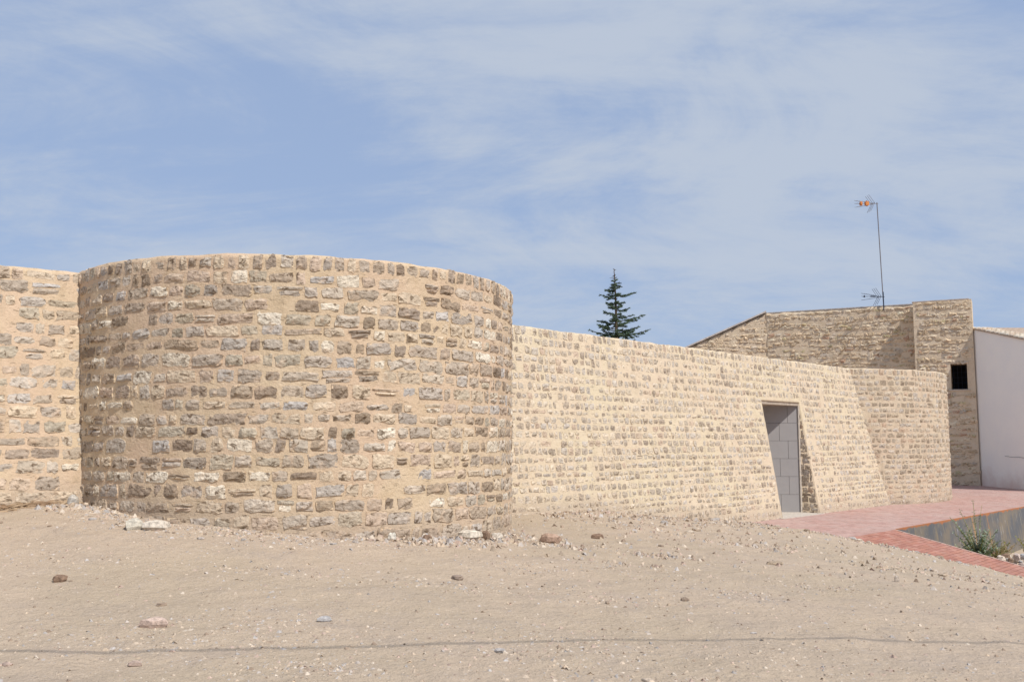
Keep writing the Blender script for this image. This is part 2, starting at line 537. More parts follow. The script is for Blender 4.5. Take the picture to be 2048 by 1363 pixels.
# ------------------------------------------------------------------ ground height field
CP = [[-5.01, 11.49, -0.77], [-4.63, 11.23, -0.81], [-4.13, 11.0, -0.88], [-3.51, 10.85, -0.95], [-2.94, 10.82, -1.0], [-2.39, 10.9, -1.06],
      [-1.86, 11.07, -1.1], [-1.32, 11.38, -1.14], [-0.76, 11.88, -1.18], [-0.41, 12.38, -1.22], [-0.13, 13.04, -1.25], [-5.91, 11.11, -0.79],
      [-5.58, 11.37, -0.78], [-5.23, 11.64, -0.78], [-0.02, 16.62, -1.29], [0.69, 17.37, -1.31], [1.37, 18.11, -1.31], [2.23, 18.99, -1.45],
      [3.05, 19.83, -1.59], [4.08, 20.91, -1.73], [5.23, 22.1, -1.87], [5.62, 22.05, -1.9], [5.88, 21.17, -1.9], [6.11, 20.47, -1.9],
      [6.36, 19.61, -1.9], [6.52, 18.63, -1.9], [7.0, 18.64, -2.02], [7.32, 18.48, -2.09], [7.81, 18.29, -2.2], [8.22, 18.17, -2.29],
      [8.69, 17.99, -2.39], [9.35, 17.71, -2.54],
      # inside the paved side: well below the bricks
      [6.4, 22.6, -2.12], [6.8, 21.6, -2.14], [7.1, 20.9, -2.15], [7.2, 20.0, -2.15], [7.3, 19.4, -2.25], [8.0, 19.3, -2.5], [8.8, 19.1, -2.65],
      [9.6, 18.7, -2.85], [10.4, 18.2, -3.0], [8.5, 24.0, -2.3],
      # sunken ground between ramp and steel wall
      [10.4, 20.0, -2.50], [10.2, 20.4, -2.55], [9.6, 21.6, -2.75], [10.6, 22.4, -2.9], [12.0, 23.8, -3.05], [14.0, 25.8, -3.15], [11.0, 20.6, -2.62], [11.4, 20.0, -2.62], [13.0, 21.0, -2.8], [16.0, 23.0, -3.1],
      # trodden ground in front
      [-9, 8, -1.0], [-9, 5, -1.35], [-6, 9.4, -1.08], [-3, 9.2, -1.25], [0, 10, -1.38], [3, 12, -1.52], [5, 15, -1.72], [8, 14.5, -2.2], [7, 16.4, -1.98], [3.2, 16.2, -1.58],
      [1.0, 14.6, -1.42], [-4, 6, -1.5], [0, 5.5, -1.6], [4, 6, -1.65], [8, 7, -1.85], [6, 10, -1.8], [0, 2, -1.65], [-8, 1, -1.55], [8, 1, -1.8], [14, 6, -2.2], [14, 14, -2.9],
      [-12, 10, -0.7], [-3, 14, -1.2], [2, 21, -1.8], [-8, 18, -1.5]]
CP = np.array(CP)
_r = np.sqrt(((CP[:, None, :2] - CP[None, :, :2]) ** 2).sum(-1))
def _phi(r): return r
_K = np.block([[_phi(_r) + 0.02 * -np.eye(len(CP)), np.ones((len(CP), 1))], [np.ones((1, len(CP))), np.zeros((1, 1))]])
_w = np.linalg.solve(_K, np.r_[CP[:, 2], 0])


def zg(X, Y, micro=True):
    X = np.atleast_1d(np.asarray(X, float)); Y = np.atleast_1d(np.asarray(Y, float))
    out = np.empty(X.size)
    xf, yf = X.ravel(), Y.ravel()
    for i in range(0, X.size, 20000):
        x, y = xf[i:i + 20000], yf[i:i + 20000]
        r = np.sqrt((x[:, None] - CP[None, :, 0]) ** 2 + (y[:, None] - CP[None, :, 1]) ** 2)
        out[i:i + 20000] = _phi(r) @ _w[:-1] + _w[-1]
    d = np.maximum(np.hypot(xf - 2, yf - 13) - 17, 0) / 15
    k = np.clip(d, 0, 1); k = k * k * (3 - 2 * k)
    out = out * (1 - k) + (-2.35) * k
    if micro:
        out = out + 0.026 * fbm(xf * 0.9, yf * 0.9, xf * 0, 3, 5) + 0.018 * fbm(xf * 4, yf * 4, xf * 0, 3, 9) + 0.05 * np.clip(fbm(xf * 1.7, yf * 1.7, xf * 0, 3, 31) - 0.05, 0, 1) * np.clip((yf - 9.5) / 3, 0, 1)
    return out.reshape(X.shape)


def axis(parts):
    a = []
    for lo, hi, n in parts:
        a.append(np.linspace(lo, hi, n, endpoint=False))
    a.append([parts[-1][1]])
    return np.concatenate(a)


gx = axis([(-900, -60, 8), (-60, -10, 18), (-10, 13, 430), (13, 60, 30), (60, 900, 8)])
gy = axis([(-400, -20, 5), (-20, 2, 12), (2, 5.5, 14), (5.5, 12, 170), (12, 23.5, 180), (23.5, 40, 50), (40, 120, 20), (120, 2200, 10)])
GX, GY = np.meshgrid(gx, gy)
GZ = zg(GX, GY)
nx_, ny_ = len(gx), len(gy)
idx = np.arange(nx_ * ny_).reshape(ny_, nx_)
gf = np.stack([idx[:-1, :-1], idx[:-1, 1:], idx[1:, 1:], idx[1:, :-1]], -1).reshape(-1, 4)
me = make_mesh('ground', np.stack([GX, GY, GZ], -1).reshape(-1, 3), gf, M_soil, smooth=True)
ground = add_obj('ground', me)
ground['kind'] = 'structure'

# ------------------------------------------------------------------ brick yard, ramp, steel edge
def EP(s, q, z):
    """s along the yard edge from E0, q inward (towards the walls)"""
    p = E0 + A * s - NRM * q
    return np.array([p[0], p[1], z])


rng = random.Random(4)
yard = Geo()
yard.box(EP(-9, 0.0, YARD - 0.30), [*(A * 62), 0], [*(-NRM * 14), 0], [0, 0, 0.292], (0.48, 0.36, 0.30, 0))
yard_o = yard.build('brick_yard', M_joint)
yard_o['kind'] = 'structure'
bricks = Geo()
PINK = [(0.40, 0.215, 0.18), (0.44, 0.25, 0.21), (0.37, 0.20, 0.165), (0.42, 0.24, 0.21)]
nb = 0
q = 0.004
while q < 6.3:
    s = -4.2 + rng.random() * 0.2
    smax = 22 if q < 4.2 else 30
    while s < smax:
        p = E0 + A * s - NRM * q
        u = p[0] / p[1]
        if -0.1 < u < 0.60 and p @ NRM > D_LONG - 0.2 or (u > 0.44 and u < 0.6):
            c = rng.choice(PINK); k = rng.uniform(0.9, 1.1)
            z0 = YARD - 0.009 + rng.uniform(-0.0015, 0.0015)
            o = EP(s, q, z0)
            v1 = np.array([*(A * 0.194), 0]); v2 = np.array([*(-NRM * 0.094), 0]); v3 = np.array([0, 0, 0.009])
            v = [o, o + v1, o + v1 + v2, o + v2, o + v3, o + v1 + v3, o + v1 + v2 + v3, o + v2 + v3]
            bricks.add(v, [(4, 5, 6, 7), (0, 1, 5, 4), (1, 2, 6, 5), (2, 3, 7, 6), (3, 0, 4, 7)], (c[0] * k, c[1] * k, c[2] * k, 0))
            nb += 1
        s += 0.2
    q += 0.1
bo = bricks.build('bricks', M_brick_yard, yard_o)
bo['kind'] = 'stuff'

# ramp: falls away from the yard edge
RN = np.array([NRM[0], NRM[1], -RS]); RN = RN / np.linalg.norm(RN)
RUP = np.cross(np.array([A[0], A[1], 0]), RN); RUP = RUP if RUP[2] > 0 else -RUP
A3 = np.array([A[0], A[1], 0.0])
ramp = Geo()
R0 = np.array([E0[0], E0[1], YARD])
ramp.box(R0 + RUP * -0.25 - A3 * 4.0, A3 * 4.0, RN * 5.2, RUP * 0.240, (0.46, 0.30, 0.25, 0))
ramp_o = ramp.build('ramp', M_joint_red)
ramp_o['kind'] = 'structure'
RED = [(0.34, 0.135, 0.09), (0.37, 0.155, 0.105), (0.31, 0.12, 0.085), (0.35, 0.145, 0.11), (0.38, 0.18, 0.135)]
rb = []
row = 0
t = 0.004
while t < 4.6:
    s = -3.2 + (0.1 if row % 2 else 0.0)
    while s < -0.06:
        ln = min(0.194, -0.056 - s)
        if ln > 0.05:
            p = R0 + A3 * s + RN * t
            # skip what the soil buries deeply
            zs = zg(p[0] + 0.1, p[1])[0]
            if zs < p[2] + 0.12:
                rb.append((p, ln, p[1]))
        s += 0.2
    t += 0.1; row += 1
rb.sort(key=lambda e: e[2])
rest = Geo()
def brick_geo(p, ln, rng):
    c = rng.choice(RED); k = rng.uniform(0.88, 1.12)
    o = p + RUP * (-0.009 + rng.uniform(-0.002, 0.002))
    v1 = A3 * ln; v2 = RN * 0.088; v3 = RUP * 0.009
    b = 0.004
    i1 = A3 * b; i2 = RN * b
    top = [o + v3 + i1 + i2, o + v3 + v1 - i1 + i2, o + v3 + v1 + v2 - i1 - i2, o + v3 + v2 + i1 - i2]
    mid = [o + v3 * 0.6, o + v3 * 0.6 + v1, o + v3 * 0.6 + v1 + v2, o + v3 * 0.6 + v2]
    bot = [o, o + v1, o + v1 + v2, o + v2]
    f = [(0, 1, 2, 3)]
    for a_, b_ in ((0, 4), (4, 8)):
        for k_ in range(4):
            k2 = (k_ + 1) % 4
            f.append((a_ + k_, b_ + k_, b_ + k2, a_ + k2))
    return top + mid + bot, f, (c[0] * k, c[1] * k, c[2] * k, 0)
for i, (p, ln, _) in enumerate(rb):
    v, f, c = brick_geo(p, ln, rng)
    if i < 300:
        g = Geo(); g.add(v, f, c); g.build('brick', M_brick_ramp, ramp_o, origin=p)
    else:
        rest.add(v, f, c)
if rest.n:
    o = rest.build('bricks', M_brick_ramp, ramp_o); o['kind'] = 'stuff'
# pale kerb strip along the far side of the ramp
kb = Geo()
kb.box(R0 - A3 * 0.052 + RUP * -0.05, A3 * 0.05, RN * 5.2, RUP * 0.053, (0.60, 0.42, 0.34, 0))
kb.build('kerb', M_brick_ramp, ramp_o)

# steel plate that holds the yard edge
sp = Geo()
ns = 60
for i in range(ns):
    s0, s1 = 0.0 + i * 0.5, 0.5 + i * 0.5
    for j, (za, zb) in enumerate([(0.012, -0.25), (-0.25, -0.7), (-0.7, -1.5)]):
        P = [EP(s0, -0.012, YARD + zb), EP(s1, -0.012, YARD + zb), EP(s1, -0.012, YARD + za), EP(s0, -0.012, YARD + za)]
        c = [(s0, -zb, 0, 0), (s1, -zb, 0, 0), (s1, -za, 0, 0), (s0, -za, 0, 0)]
        sp.add(P, [(0, 1, 2, 3)], c)
    P = [EP(s0, -0.012, YARD + .012), EP(s1, -0.012, YARD + .012), EP(s1, -0.001, YARD + .012), EP(s0, -0.001, YARD + .012)]
    sp.add(P, [(0, 1, 2, 3)], [(s0, -.012, 0, 0), (s1, -.012, 0, 0), (s1, -.012, 0, 0), (s0, -.012, 0, 0)])
sp_o = sp.build('retaining_wall', M_corten, origin=EP(0, 0, YARD))
sp_o['label'] = 'rust-streaked dark steel sheet holding up the edge of the brick yard above the sunken corner'
sp_o['category'] = 'retaining wall'

# ------------------------------------------------------------------ masonry
def stone_geo(rng, P, U, V, N, w, h, tint, prot, cols=4, rows=3, sink=0.05, irregular=0.12):
    """one rock-faced stone set in the wall: P centre on the mortar face, U/V/N its frame"""
    pu = [-.5, -.27, 0.02, .28, .5] if cols == 4 else ([-.5, -.2, .2, .5] if cols == 3 else [-.5, 0, .5])
    pv = [-.5, -.2, .2, .5] if rows == 3 else [-.5, 0.02, .5]
    nu, nv = len(pu), len(pv)
    vs = []; al = []
    skew = rng.uniform(-0.10, 0.10)
    tilt = rng.uniform(-0.35, 0.35) * prot
    tiltv = rng.uniform(-0.5, 0.5) * prot
    for j, b in enumerate(pv):
        for i, a in enumerate(pu):
            eb = i in (0, nu - 1) or j in (0, nv - 1)
            cb = i in (0, nu - 1) and j in (0, nv - 1)
            x = (a + rng.uniform(-1, 1) * irregular * 0.35) * w
            y = (b + rng.uniform(-1, 1) * irregular * (0.8 if eb else 0.5)) * h
            if cb:
                k = rng.uniform(0.84, 1.0); x *= 0.5 + k / 2; y *= k
            if eb:
                d = rng.uniform(0.002, 0.45 * prot)
            else:
                d = prot * rng.uniform(0.3, 1.5)
            d += tilt * a + tiltv * b
            x += skew * y
            vs.append(P + U * x + V * y + N * d); al.append(1.0 if eb else 0.0)
    f = []
    for j in range(nv - 1):
        for i in range(nu - 1):
            k = j * nu + i
            f.append((k, k + 1, k + nu + 1, k + nu))
    ring = [i for i in range(nu)] + [j * nu + nu - 1 for j in range(1, nv)] + [(nv - 1) * nu + i for i in range(nu - 2, -1, -1)] + [j * nu for j in range(nv - 2, 0, -1)]
    base = len(vs)
    for k in ring:
        q = vs[k] - P
        x, y = q @ U, q @ V
        vs.append(P + U * x * 1.05 + V * y * 1.08 - N * sink); al.append(1.0)
    m = len(ring)
    for i in range(m):
        i2 = (i + 1) % m
        f.append((ring[i], base + i, base + i2, ring[i2]))
    c = np.array([[tint[0], tint[1], tint[2], a] for a in al])
    return np.array(vs), f, c


PAL_DRUM = [((0.34, 0.27, 0.21), 4), ((0.25, 0.19, 0.14), 2.6), ((0.42, 0.36, 0.30), 4), ((0.48, 0.415, 0.34), 3), ((0.38, 0.315, 0.25), 4),
            ((0.66, 0.585, 0.47), 1.4), ((0.56, 0.455, 0.335), 3), ((0.49, 0.38, 0.29), 2.4), ((0.40, 0.345, 0.265), 1.5), ((0.44, 0.405, 0.37), 1.5)]
PAL_LONG = [((0.43, 0.36, 0.285), 4), ((0.36, 0.29, 0.225), 3), ((0.49, 0.43, 0.365), 4), ((0.54, 0.46, 0.365), 3), ((0.60, 0.50, 0.38), 2.5), ((0.48, 0.365, 0.275), 1.5)]
PAL_BAST = [((0.42, 0.35, 0.27), 4), ((0.33, 0.26, 0.19), 2.5), ((0.49, 0.43, 0.365), 3), ((0.51, 0.43, 0.335), 3), ((0.48, 0.35, 0.25), 1.5)]
PAL_OLD = [((0.64, 0.50, 0.34), 4), ((0.53, 0.41, 0.27), 3), ((0.70, 0.58, 0.42), 3), ((0.58, 0.49, 0.38), 2), ((0.48, 0.31, 0.21), 0.6), ((0.56, 0.47, 0.28), 1)]


def pick(rng, pal, mort=None, film=0.5):
    t = rng.uniform(0, sum(w for _, w in pal)); a = 0
    for c, w in pal:
        a += w
        if t <= a: break
    k = rng.uniform(0.86, 1.14)
    c = [min(0.75, q * k) for q in c]
    if mort:
        f = film * rng.random() ** 1.6      # lime left on the face of the stone
        c = [q * (1 - f) + m * f for q, m in zip(c, mort)]
    return tuple(c)


def lay(rng, surf, t0, t1, z0, z1, hs, lens, pal, prot, gap_v, gap_h, skip=None, soldier=False, film=0.5, wave=0.012, drop=0.03, rows=3, cols=4, lhz=None, irregular=0.12, sink=0.05, mort=None):
    """courses of stones from the top down over surf(t, z) -> (P, U, V, N)"""
    out = []
    z = z1 - 0.008
    first = True
    while z > z0:
        h = hs(z, rng)
        if first and soldier: h = 0.155
        ph = rng.uniform(0, 6)
        t = t0 + rng.uniform(0, 0.2)
        while t < t1:
            w = lens(z, rng)
            if first and soldier: w = rng.uniform(0.085, 0.15)
            gv = gap_v * rng.uniform(0.75, 1.3); gh = gap_h * rng.uniform(0.6, 1.5)
            if w < h * 0.5: w = h * 0.55
            hh = h * (rng.uniform(0.86, 1.08) if rng.random() < (0.8 if mort else 0.45) else rng.uniform(0.55, 0.85))
            ww = w
            tc_ = t + w / 2
            zc = z - h / 2 + wave * math.sin(tc_ * 1.1 + ph) * (0 if first else 1) + rng.uniform(-1, 1) * 0.006
            t += w + gh
            if skip and skip(tc_, zc, ww, hh): continue
            if rng.random() < drop: continue
            P, U, V, N = surf(tc_, zc)
            a = rng.uniform(-0.07, 0.07)
            U2 = U * math.cos(a) + V * math.sin(a); V2 = V * math.cos(a) - U * math.sin(a)
            pr = prot * rng.uniform(0.35, 1.5)
            tn = pick(rng, pal, mort, film)
            hg = P[2] - max(zg(P[0] + N[0] * .1, P[1] + N[1] * .1, False)[0], YARD)
            df = 0.55 * max(0.0, min(1.0, 1 - hg / 0.45)) * rng.uniform(0.4, 1.0)      # soil splashed on the lowest courses
            tn = tuple(q * (1 - df) + m * df for q, m in zip(tn, (0.47, 0.375, 0.285)))
            d2 = P @ P
            facing = max(0.0, -(P @ N) / math.sqrt(d2))
            parts_ = [(P, ww, hh, tn)]
            if mort and not first and ww > 0.1 and rng.random() < 0.05:
                # two thin stones where the course wanted one
                kf = rng.uniform(0.4, 0.6)
                parts_ = [(P + V2 * hh * (0.5 - kf / 2), ww, hh * kf - 0.008, tn), (P - V2 * hh * (kf / 2), ww * rng.uniform(0.7, 1), hh * (1 - kf) - 0.008, pick(rng, pal, mort, film))]
            # in frame?
            dpt = P[1] * 0.9946 + P[2] * 0.104
            uu = P[0] / max(dpt, 0.1); vv = (P[2] * 0.9946 - P[1] * 0.104) / max(dpt, 0.1)
            far = 0.01 if (abs(uu) > 0.56 or abs(vv) > 0.37) else 1.0
            if hg < -0.03 and P[1] < 23: far *= 0.01
            for (Pq, wq, hq, tq) in parts_:
                g = stone_geo(rng, Pq, U2, V2, N, wq, hq, tq, pr, cols, rows, sink, irregular)
                out.append((wq * hq * facing / d2 * far, Pq, g))
        z -= h + gap_v * rng.uniform(0.8, 1.25)
        first = False
    return out


def place(stones, mat, parent, name='stone', limit=300):
    stones.sort(key=lambda e: -e[0])
    rest = Geo()
    for i, (sc, P, (v, f, c)) in enumerate(stones):
        if i < limit:
            g = Geo(); g.add(v, f, c); g.build(name, mat, parent, origin=P)
        else:
            rest.add(v, f, c)
    if rest.n:
        o = rest.build(name + 's', mat, parent)
        o['kind'] = 'stuff'


def surf_batter(Adir, Ndir, d0, bat=BAT, ztop=ZT):
    A3_ = np.array([Adir[0], Adir[1], 0.0]); N3 = np.array([Ndir[0], Ndir[1], bat]); N3 /= np.linalg.norm(N3)
    V3 = np.array([-Ndir[0] * bat * -1, -Ndir[1] * bat * -1, 0.0])
    V3 = np.array([-Ndir[0] * bat, -Ndir[1] * bat, 1.0]); V3 /= np.linalg.norm(V3)
    def s(t, z):
        p = Adir * t + Ndir * (d0 + bat * (ztop - z))
        return np.array([p[0], p[1], z]), A3_, V3, N3
    return s


def surf_cyl(C, R):
    """t is arc length, increasing to the right as seen from outside"""
    def s(t, z):
        ph = t / R
        nx, ny = math.cos(ph), math.sin(ph)
        return (np.array([C[0] + R * nx, C[1] + R * ny, z]), np.array([-ny, nx, 0.0]), np.array([0, 0, 1.0]), np.array([nx, ny, 0.0]))
    return s


def face_grid(surf, ts, zs, amp=0.008, seed=1, hole=None, back=None, thick=0.6, mat=None, name='mortar', parent=None, solid=True, topnoise=0.02):
    """roughened mortar face as a closed slab"""
    T, Z = np.meshgrid(ts, zs)
    Pn = [surf(t, z) for t, z in zip(T.ravel(), Z.ravel())]
    P = np.array([q[0] for q in Pn], float); N = np.array([q[3] for q in Pn], float)
    d = amp * (fbm(P[:, 0] * 9, P[:, 1] * 9, P[:, 2] * 9, 3, seed) + 0.7 * vnoise(P[:, 0] * 3, P[:, 1] * 3, P[:, 2] * 3, seed + 7))
    P = P + N * d[:, None]
    nt_, nz_ = len(ts), len(zs)
    # uneven crest
    top = np.arange((nz_ - 1) * nt_, nz_ * nt_)
    P[top, 2] += topnoise * fbm(P[top, 0] * 4, P[top, 1] * 4, P[top, 2] * 0, 3, seed + 3)
    Nh = N.copy(); Nh[:, 2] = 0; Nh /= np.linalg.norm(Nh, axis=1)[:, None]
    # the back is a plain vertical face
    B = P.copy()
    topP = P[top][:, :2] - Nh[top][:, :2] * thick
    B[:, :2] = np.tile(topP, (nz_, 1))
    idx = np.arange(nt_ * nz_).reshape(nz_, nt_)
    off = nt_ * nz_
    F = []
    def inhole(j, i):
        return hole and ts[i] >= hole[0] - 1e-6 and ts[i + 1] <= hole[1] + 1e-6 and zs[j + 1] <= hole[2] + 1e-6
    for j in range(nz_ - 1):
        for i in range(nt_ - 1):
            if inhole(j, i): continue
            F.append((idx[j, i], idx[j, i + 1], idx[j + 1, i + 1], idx[j + 1, i]))
            F.append((off + idx[j, i], off + idx[j + 1, i], off + idx[j + 1, i + 1], off + idx[j, i + 1]))
    j = nz_ - 1
    for i in range(nt_ - 1):
        F.append((idx[j, i], idx[j, i + 1], off + idx[j, i + 1], off + idx[j, i]))
    for j in range(nz_ - 1):
        F.append((idx[j, 0], idx[j + 1, 0], off + idx[j + 1, 0], off + idx[j, 0]))
        F.append((idx[j, nt_ - 1], off + idx[j, nt_ - 1], off + idx[j + 1, nt_ - 1], idx[j + 1, nt_ - 1]))
    if hole:
        i0 = int(np.argmin(abs(ts - hole[0]))); i1 = int(np.argmin(abs(ts - hole[1]))); jt = int(np.argmin(abs(zs - hole[2])))
        for j in range(jt):
            F.append((idx[j, i0], off + idx[j, i0], off + idx[j + 1, i0], idx[j + 1, i0]))
            F.append((idx[j, i1], idx[j + 1, i1], off + idx[j + 1, i1], off + idx[j, i1]))
        for i in range(i0, i1):
            F.append((idx[jt, i], off + idx[jt, i], off + idx[jt, i + 1], idx[jt, i + 1]))
    F = np.array(F, dtype=np.int64)
    V = np.concatenate([P, B])
    org = np.array(world_loc(parent)) if parent is not None else np.zeros(3)
    gz = np.maximum(zg(P[:, 0] + Nh[:, 0] * .1, P[:, 1] + Nh[:, 1] * .1, False), YARD)
    dirt = np.clip(1 - (P[:, 2] - gz) / 0.5, 0, 1)
    tint = np.zeros((len(V), 4)); tint[:len(P), 3] = dirt; tint[:, :3] = 0.5
    me = make_mesh(name, V - org, F, mat, tint)
    o = add_obj(name, me, parent)
    return o


# ---- near wall on the left
rs = random.Random(11)
S_left = surf_batter(AL, NL, D_LEFT)
tl1 = float(AL @ np.array([-5.0, 12.6]))
left_wall = thing('stone_wall', 'short run of stone wall at the left edge, running behind the near round bastion', 'wall', (-5.9, 11.2, -0.8))
t0L = tl1 - 6.0
face_grid(S_left, np.linspace(t0L, tl1 + 0.4, 130), np.linspace(-2.2, ZT, 80), mat=M_mort_drum, parent=left_wall, seed=3, name='mortar')
hs_d = lambda z, r: r.choice([0.115, 0.125, 0.135, 0.145, 0.15, 0.13]) * (1.0 if z > -0.9 else 1.12)
ln_d = lambda z, r: min(0.42, max(0.10, r.gauss(0.225, 0.08)))
st = lay(rs, S_left, t0L, tl1, -1.6, ZT, hs_d, ln_d, PAL_DRUM[2:] + PAL_DRUM[:1], 0.014, 0.032, 0.040, mort=DR['m1'], film=0.42, soldier=False, drop=0.04)
place(st, M_stone_drum, left_wall)

# ---- near round bastion
S_d1 = surf_cyl(C1, R1)
a0, a1 = math.radians(180 + 15), math.radians(360 + 60)
bast1 = thing('round_bastion', 'near round bastion of coursed grey and brown stones, tallest mass in the left half', 'bastion', (C1[0], C1[1] - R1, -1.1))
face_grid(S_d1, np.linspace(a0 * R1, a1 * R1, 260), np.linspace(-2.2, ZT + 0.01, 90), mat=M_mort_drum, parent=bast1, seed=5, name='mortar', thick=0.55)
rs = random.Random(21)
st = lay(rs, S_d1, a0 * R1, a1 * R1, -1.75, ZT + 0.005, hs_d, ln_d, PAL_DRUM, 0.015, 0.031, 0.038, mort=DR['m1'], film=0.30, soldier=True, drop=0.02)
place(st, M_stone_drum, bast1)

# ---- long battered wall with the doorway
S_long = surf_batter(A, NRM, D_LONG)
T0, T1 = 10.7, 30.6
DT0, DT1, DZ = 21.80, 23.86, 0.99
long_wall = thing('stone_wall', 'long sloping-faced wall of small stones with the grey doorway, between the two bastions', 'wall', (1.4, 18.1, -1.35))
ts = np.unique(np.round(np.concatenate([np.linspace(T0, T1, 300), [DT0, DT1]]), 5))
ts = ts[np.concatenate([[True], np.diff(ts) > 0.012])]
for e in (DT0, DT1):
    k = int(np.argmin(abs(ts - e))); ts[k] = e
zs = np.linspace(-2.4, ZT, 84); zs[int(np.argmin(abs(zs - DZ)))] = DZ
face_grid(S_long, ts, zs, mat=M_mort_long, parent=long_wall, seed=13, name='mortar', hole=(DT0, DT1, DZ), thick=1.5)
rs = random.Random(31)
def skip_door(t, z, w, h):
    if z - h / 2 < DZ + 0.02 and t + w / 2 > DT0 - 0.02 and t - w / 2 < DT1 + 0.02: return True
    if z < -2.15: return True
    return False
hs_l = lambda z, r: (r.choice([0.13, 0.14, 0.125]) if z > 0.9 else r.choice([0.095, 0.11, 0.12, 0.13, 0.085]))
ln_l = lambda z, r: min(0.28, max(0.075, r.gauss(0.135, 0.04)))
st = lay(rs, S_long, 11.1, 28.6, -2.1, ZT, hs_l, ln_l, PAL_LONG, 0.016, 0.034, 0.038, mort=LG['m1'], film=0.2, skip=skip_door, soldier=True, rows=2, cols=3, drop=0.05, irregular=0.14)
place(st, M_stone_long, long_wall)

# doorway: reveal stones, panels, lintel beam, threshold
door = thing('doorway_infill', 'x', 'x', (7.0, 25.4, YARD))
# (built as a part of the long wall)
COL.objects.unlink(door); bpy.data.objects.remove(door)
pj = A * DT1 + NRM * (D_LONG + 0.15)
PY = float(pj[1])                   # the infill stands square to the view, behind the right jamb
PX1 = float(pj[0])
door_g = Geo()
xs_left = PX1 - 1.75
door_g.box((xs_left, PY + 0.035, YARD - 0.1), (PX1 - xs_left + 0.05, 0, 0), (0, 0.06, 0), (0, 0, DZ - YARD + 0.3))
door_o = door_g.build('door_backing', M_steel_grey, long_wall, origin=(PX1, PY, YARD))
door_o.name = 'doorway_screen'
rowh = (0.93 - YARD) / 6
seams = [1576, 1559, 1577.5, 1560, 1580, 1561.7]
def px2x(px): return (px - 1024) / 1900 * (PY * 0.9946 + 0.0)
for r_ in range(6):
    z1_ = 0.93 - r_ * rowh; z0_ = z1_ - rowh
    sx = px2x([1576, 1559, 1576, 1559, 1576, 1559][r_])
    edges = [PX1 - 0.004]
    e = sx
    edges.append(e)
    while e > xs_left:
        e -= 0.86; edges.append(e)
    for a_, b_ in zip(edges[1:], edges[:-1]):
        if b_ - a_ < 0.03: continue
        g = Geo(); bv = 0.003; gp = 0.003
        x0, x1_, zz0, zz1 = max(a_, xs_left) + gp, b_ - gp, z0_ + gp, z1_ - gp
        if x1_ - x0 < 0.02: continue
        yb, yf = PY + 0.035, PY + rs.uniform(-0.0015, 0.0015)
        v = [(x0 + bv, yf, zz0 + bv), (x1_ - bv, yf, zz0 + bv), (x1_ - bv, yf, zz1 - bv), (x0 + bv, yf, zz1 - bv),
             (x0, yf + bv, zz0), (x1_, yf + bv, zz0), (x1_, yf + bv, zz1), (x0, yf + bv, zz1),
             (x0, yb, zz0), (x1_, yb, zz0), (x1_, yb, zz1), (x0, yb, zz1)]
        f = [(0, 1, 2, 3)]
        for aa in (0, 4):
            for k_ in range(4):
                k2 = (k_ + 1) % 4
                f.append((aa + k_, aa + 4 + k_, aa + 4 + k2, aa + k2))
        g.add(v, f)
        g.build('panel', M_panel, door_o, origin=(b_, PY, z0_))
# lintel: concrete beam under the masonry
def LP(t, d, z):
    p = A * t + NRM * (D_LONG + d)
    return np.array([p[0], p[1], z])
lg = Geo()
lg.box(LP(DT0 - 0.001, -1.4, 0.915), LP(DT1 + 0.001, 0, 0) - LP(DT0 - 0.001, 0, 0), LP(0, 1.4 + 0.175, 0) - LP(0, 0, 0), (0, 0, 0.085))
lg.build('lintel', M_lintel, long_wall)
# pale mortar strip beside the infill
mg = Geo()
mg.box((PX1 - 0.012, PY - 0.035, YARD), (0.04, 0, 0), (0, 0.07, 0), (0, 0, 0.92 - YARD))
mg.build('door_frame', M_conc, long_wall)
tg = Geo()
tg.box(LP(DT0 - 0.2, -1.2, YARD - 0.1), LP(DT1 - DT0 + 0.22, 0, 0) - LP(0, 0, 0), LP(0, 1.2 + 0.80, 0) - LP(0, 0, 0), (0, 0, 0.112))
tg.build('threshold', M_conc, long_wall)
# stones of the right-hand reveal, seen edge on
rvl = []
z = DZ - 0.08
while z > YARD:
    h = rs.uniform(0.06, 0.15)
    d = 0.16 + rs.uniform(0, 0.08)
    dmax = BAT * (ZT - z) - 0.03
    while d < dmax:
        w = min(rs.uniform(0.10, 0.26), max(dmax - d, 0.05))
        P = LP(DT1, d + w / 2, z - h / 2 + rs.uniform(-0.02, 0.02))
        U = np.array([NRM[0], NRM[1], 0.0]); N = np.array([-A[0], -A[1], 0.0]); V = np.array([0, 0, 1.0])
        if w > 0.045:
            rvl.append((1, P, stone_geo(rs, P, U, V, N, w, h, pick(rs, PAL_BAST), 0.012, 3, 2, 0.04, 0.3)))
        d += w + 0.008
    z -= h + 0.012
place(rvl, M_stone_bast, long_wall, 'jamb_stone', 200)

# ---- far round bastion
S_d2 = surf_cyl(C2, R2)
b0, b1 = math.radians(180 + 55), math.radians(360 + 20)
bast2 = thing('round_bastion', 'far round bastion rising from the brick yard, right of the grey doorway', 'bastion', (11.0, 28.5, YARD))
face_grid(S_d2, np.linspace(b0 * R2, b1 * R2, 240), np.linspace(-2.3, ZT + 0.01, 84), mat=M_mort_bast, parent=bast2, seed=23, name='mortar', thick=0.6)
rs = random.Random(41)
hs_b = lambda z, r: r.choice([0.105, 0.12, 0.13, 0.115, 0.14])
ln_b = lambda z, r: min(0.36, max(0.09, r.gauss(0.18, 0.055)))
st = lay(rs, S_d2, b0 * R2 + 0.7, b1 * R2, YARD + 0.02, ZT, hs_b, ln_b, PAL_BAST, 0.016, 0.034, 0.040, mort=BA['m1'], film=0.28, soldier=True, rows=2, cols=3, drop=0.04)
place(st, M_stone_bast, bast2)

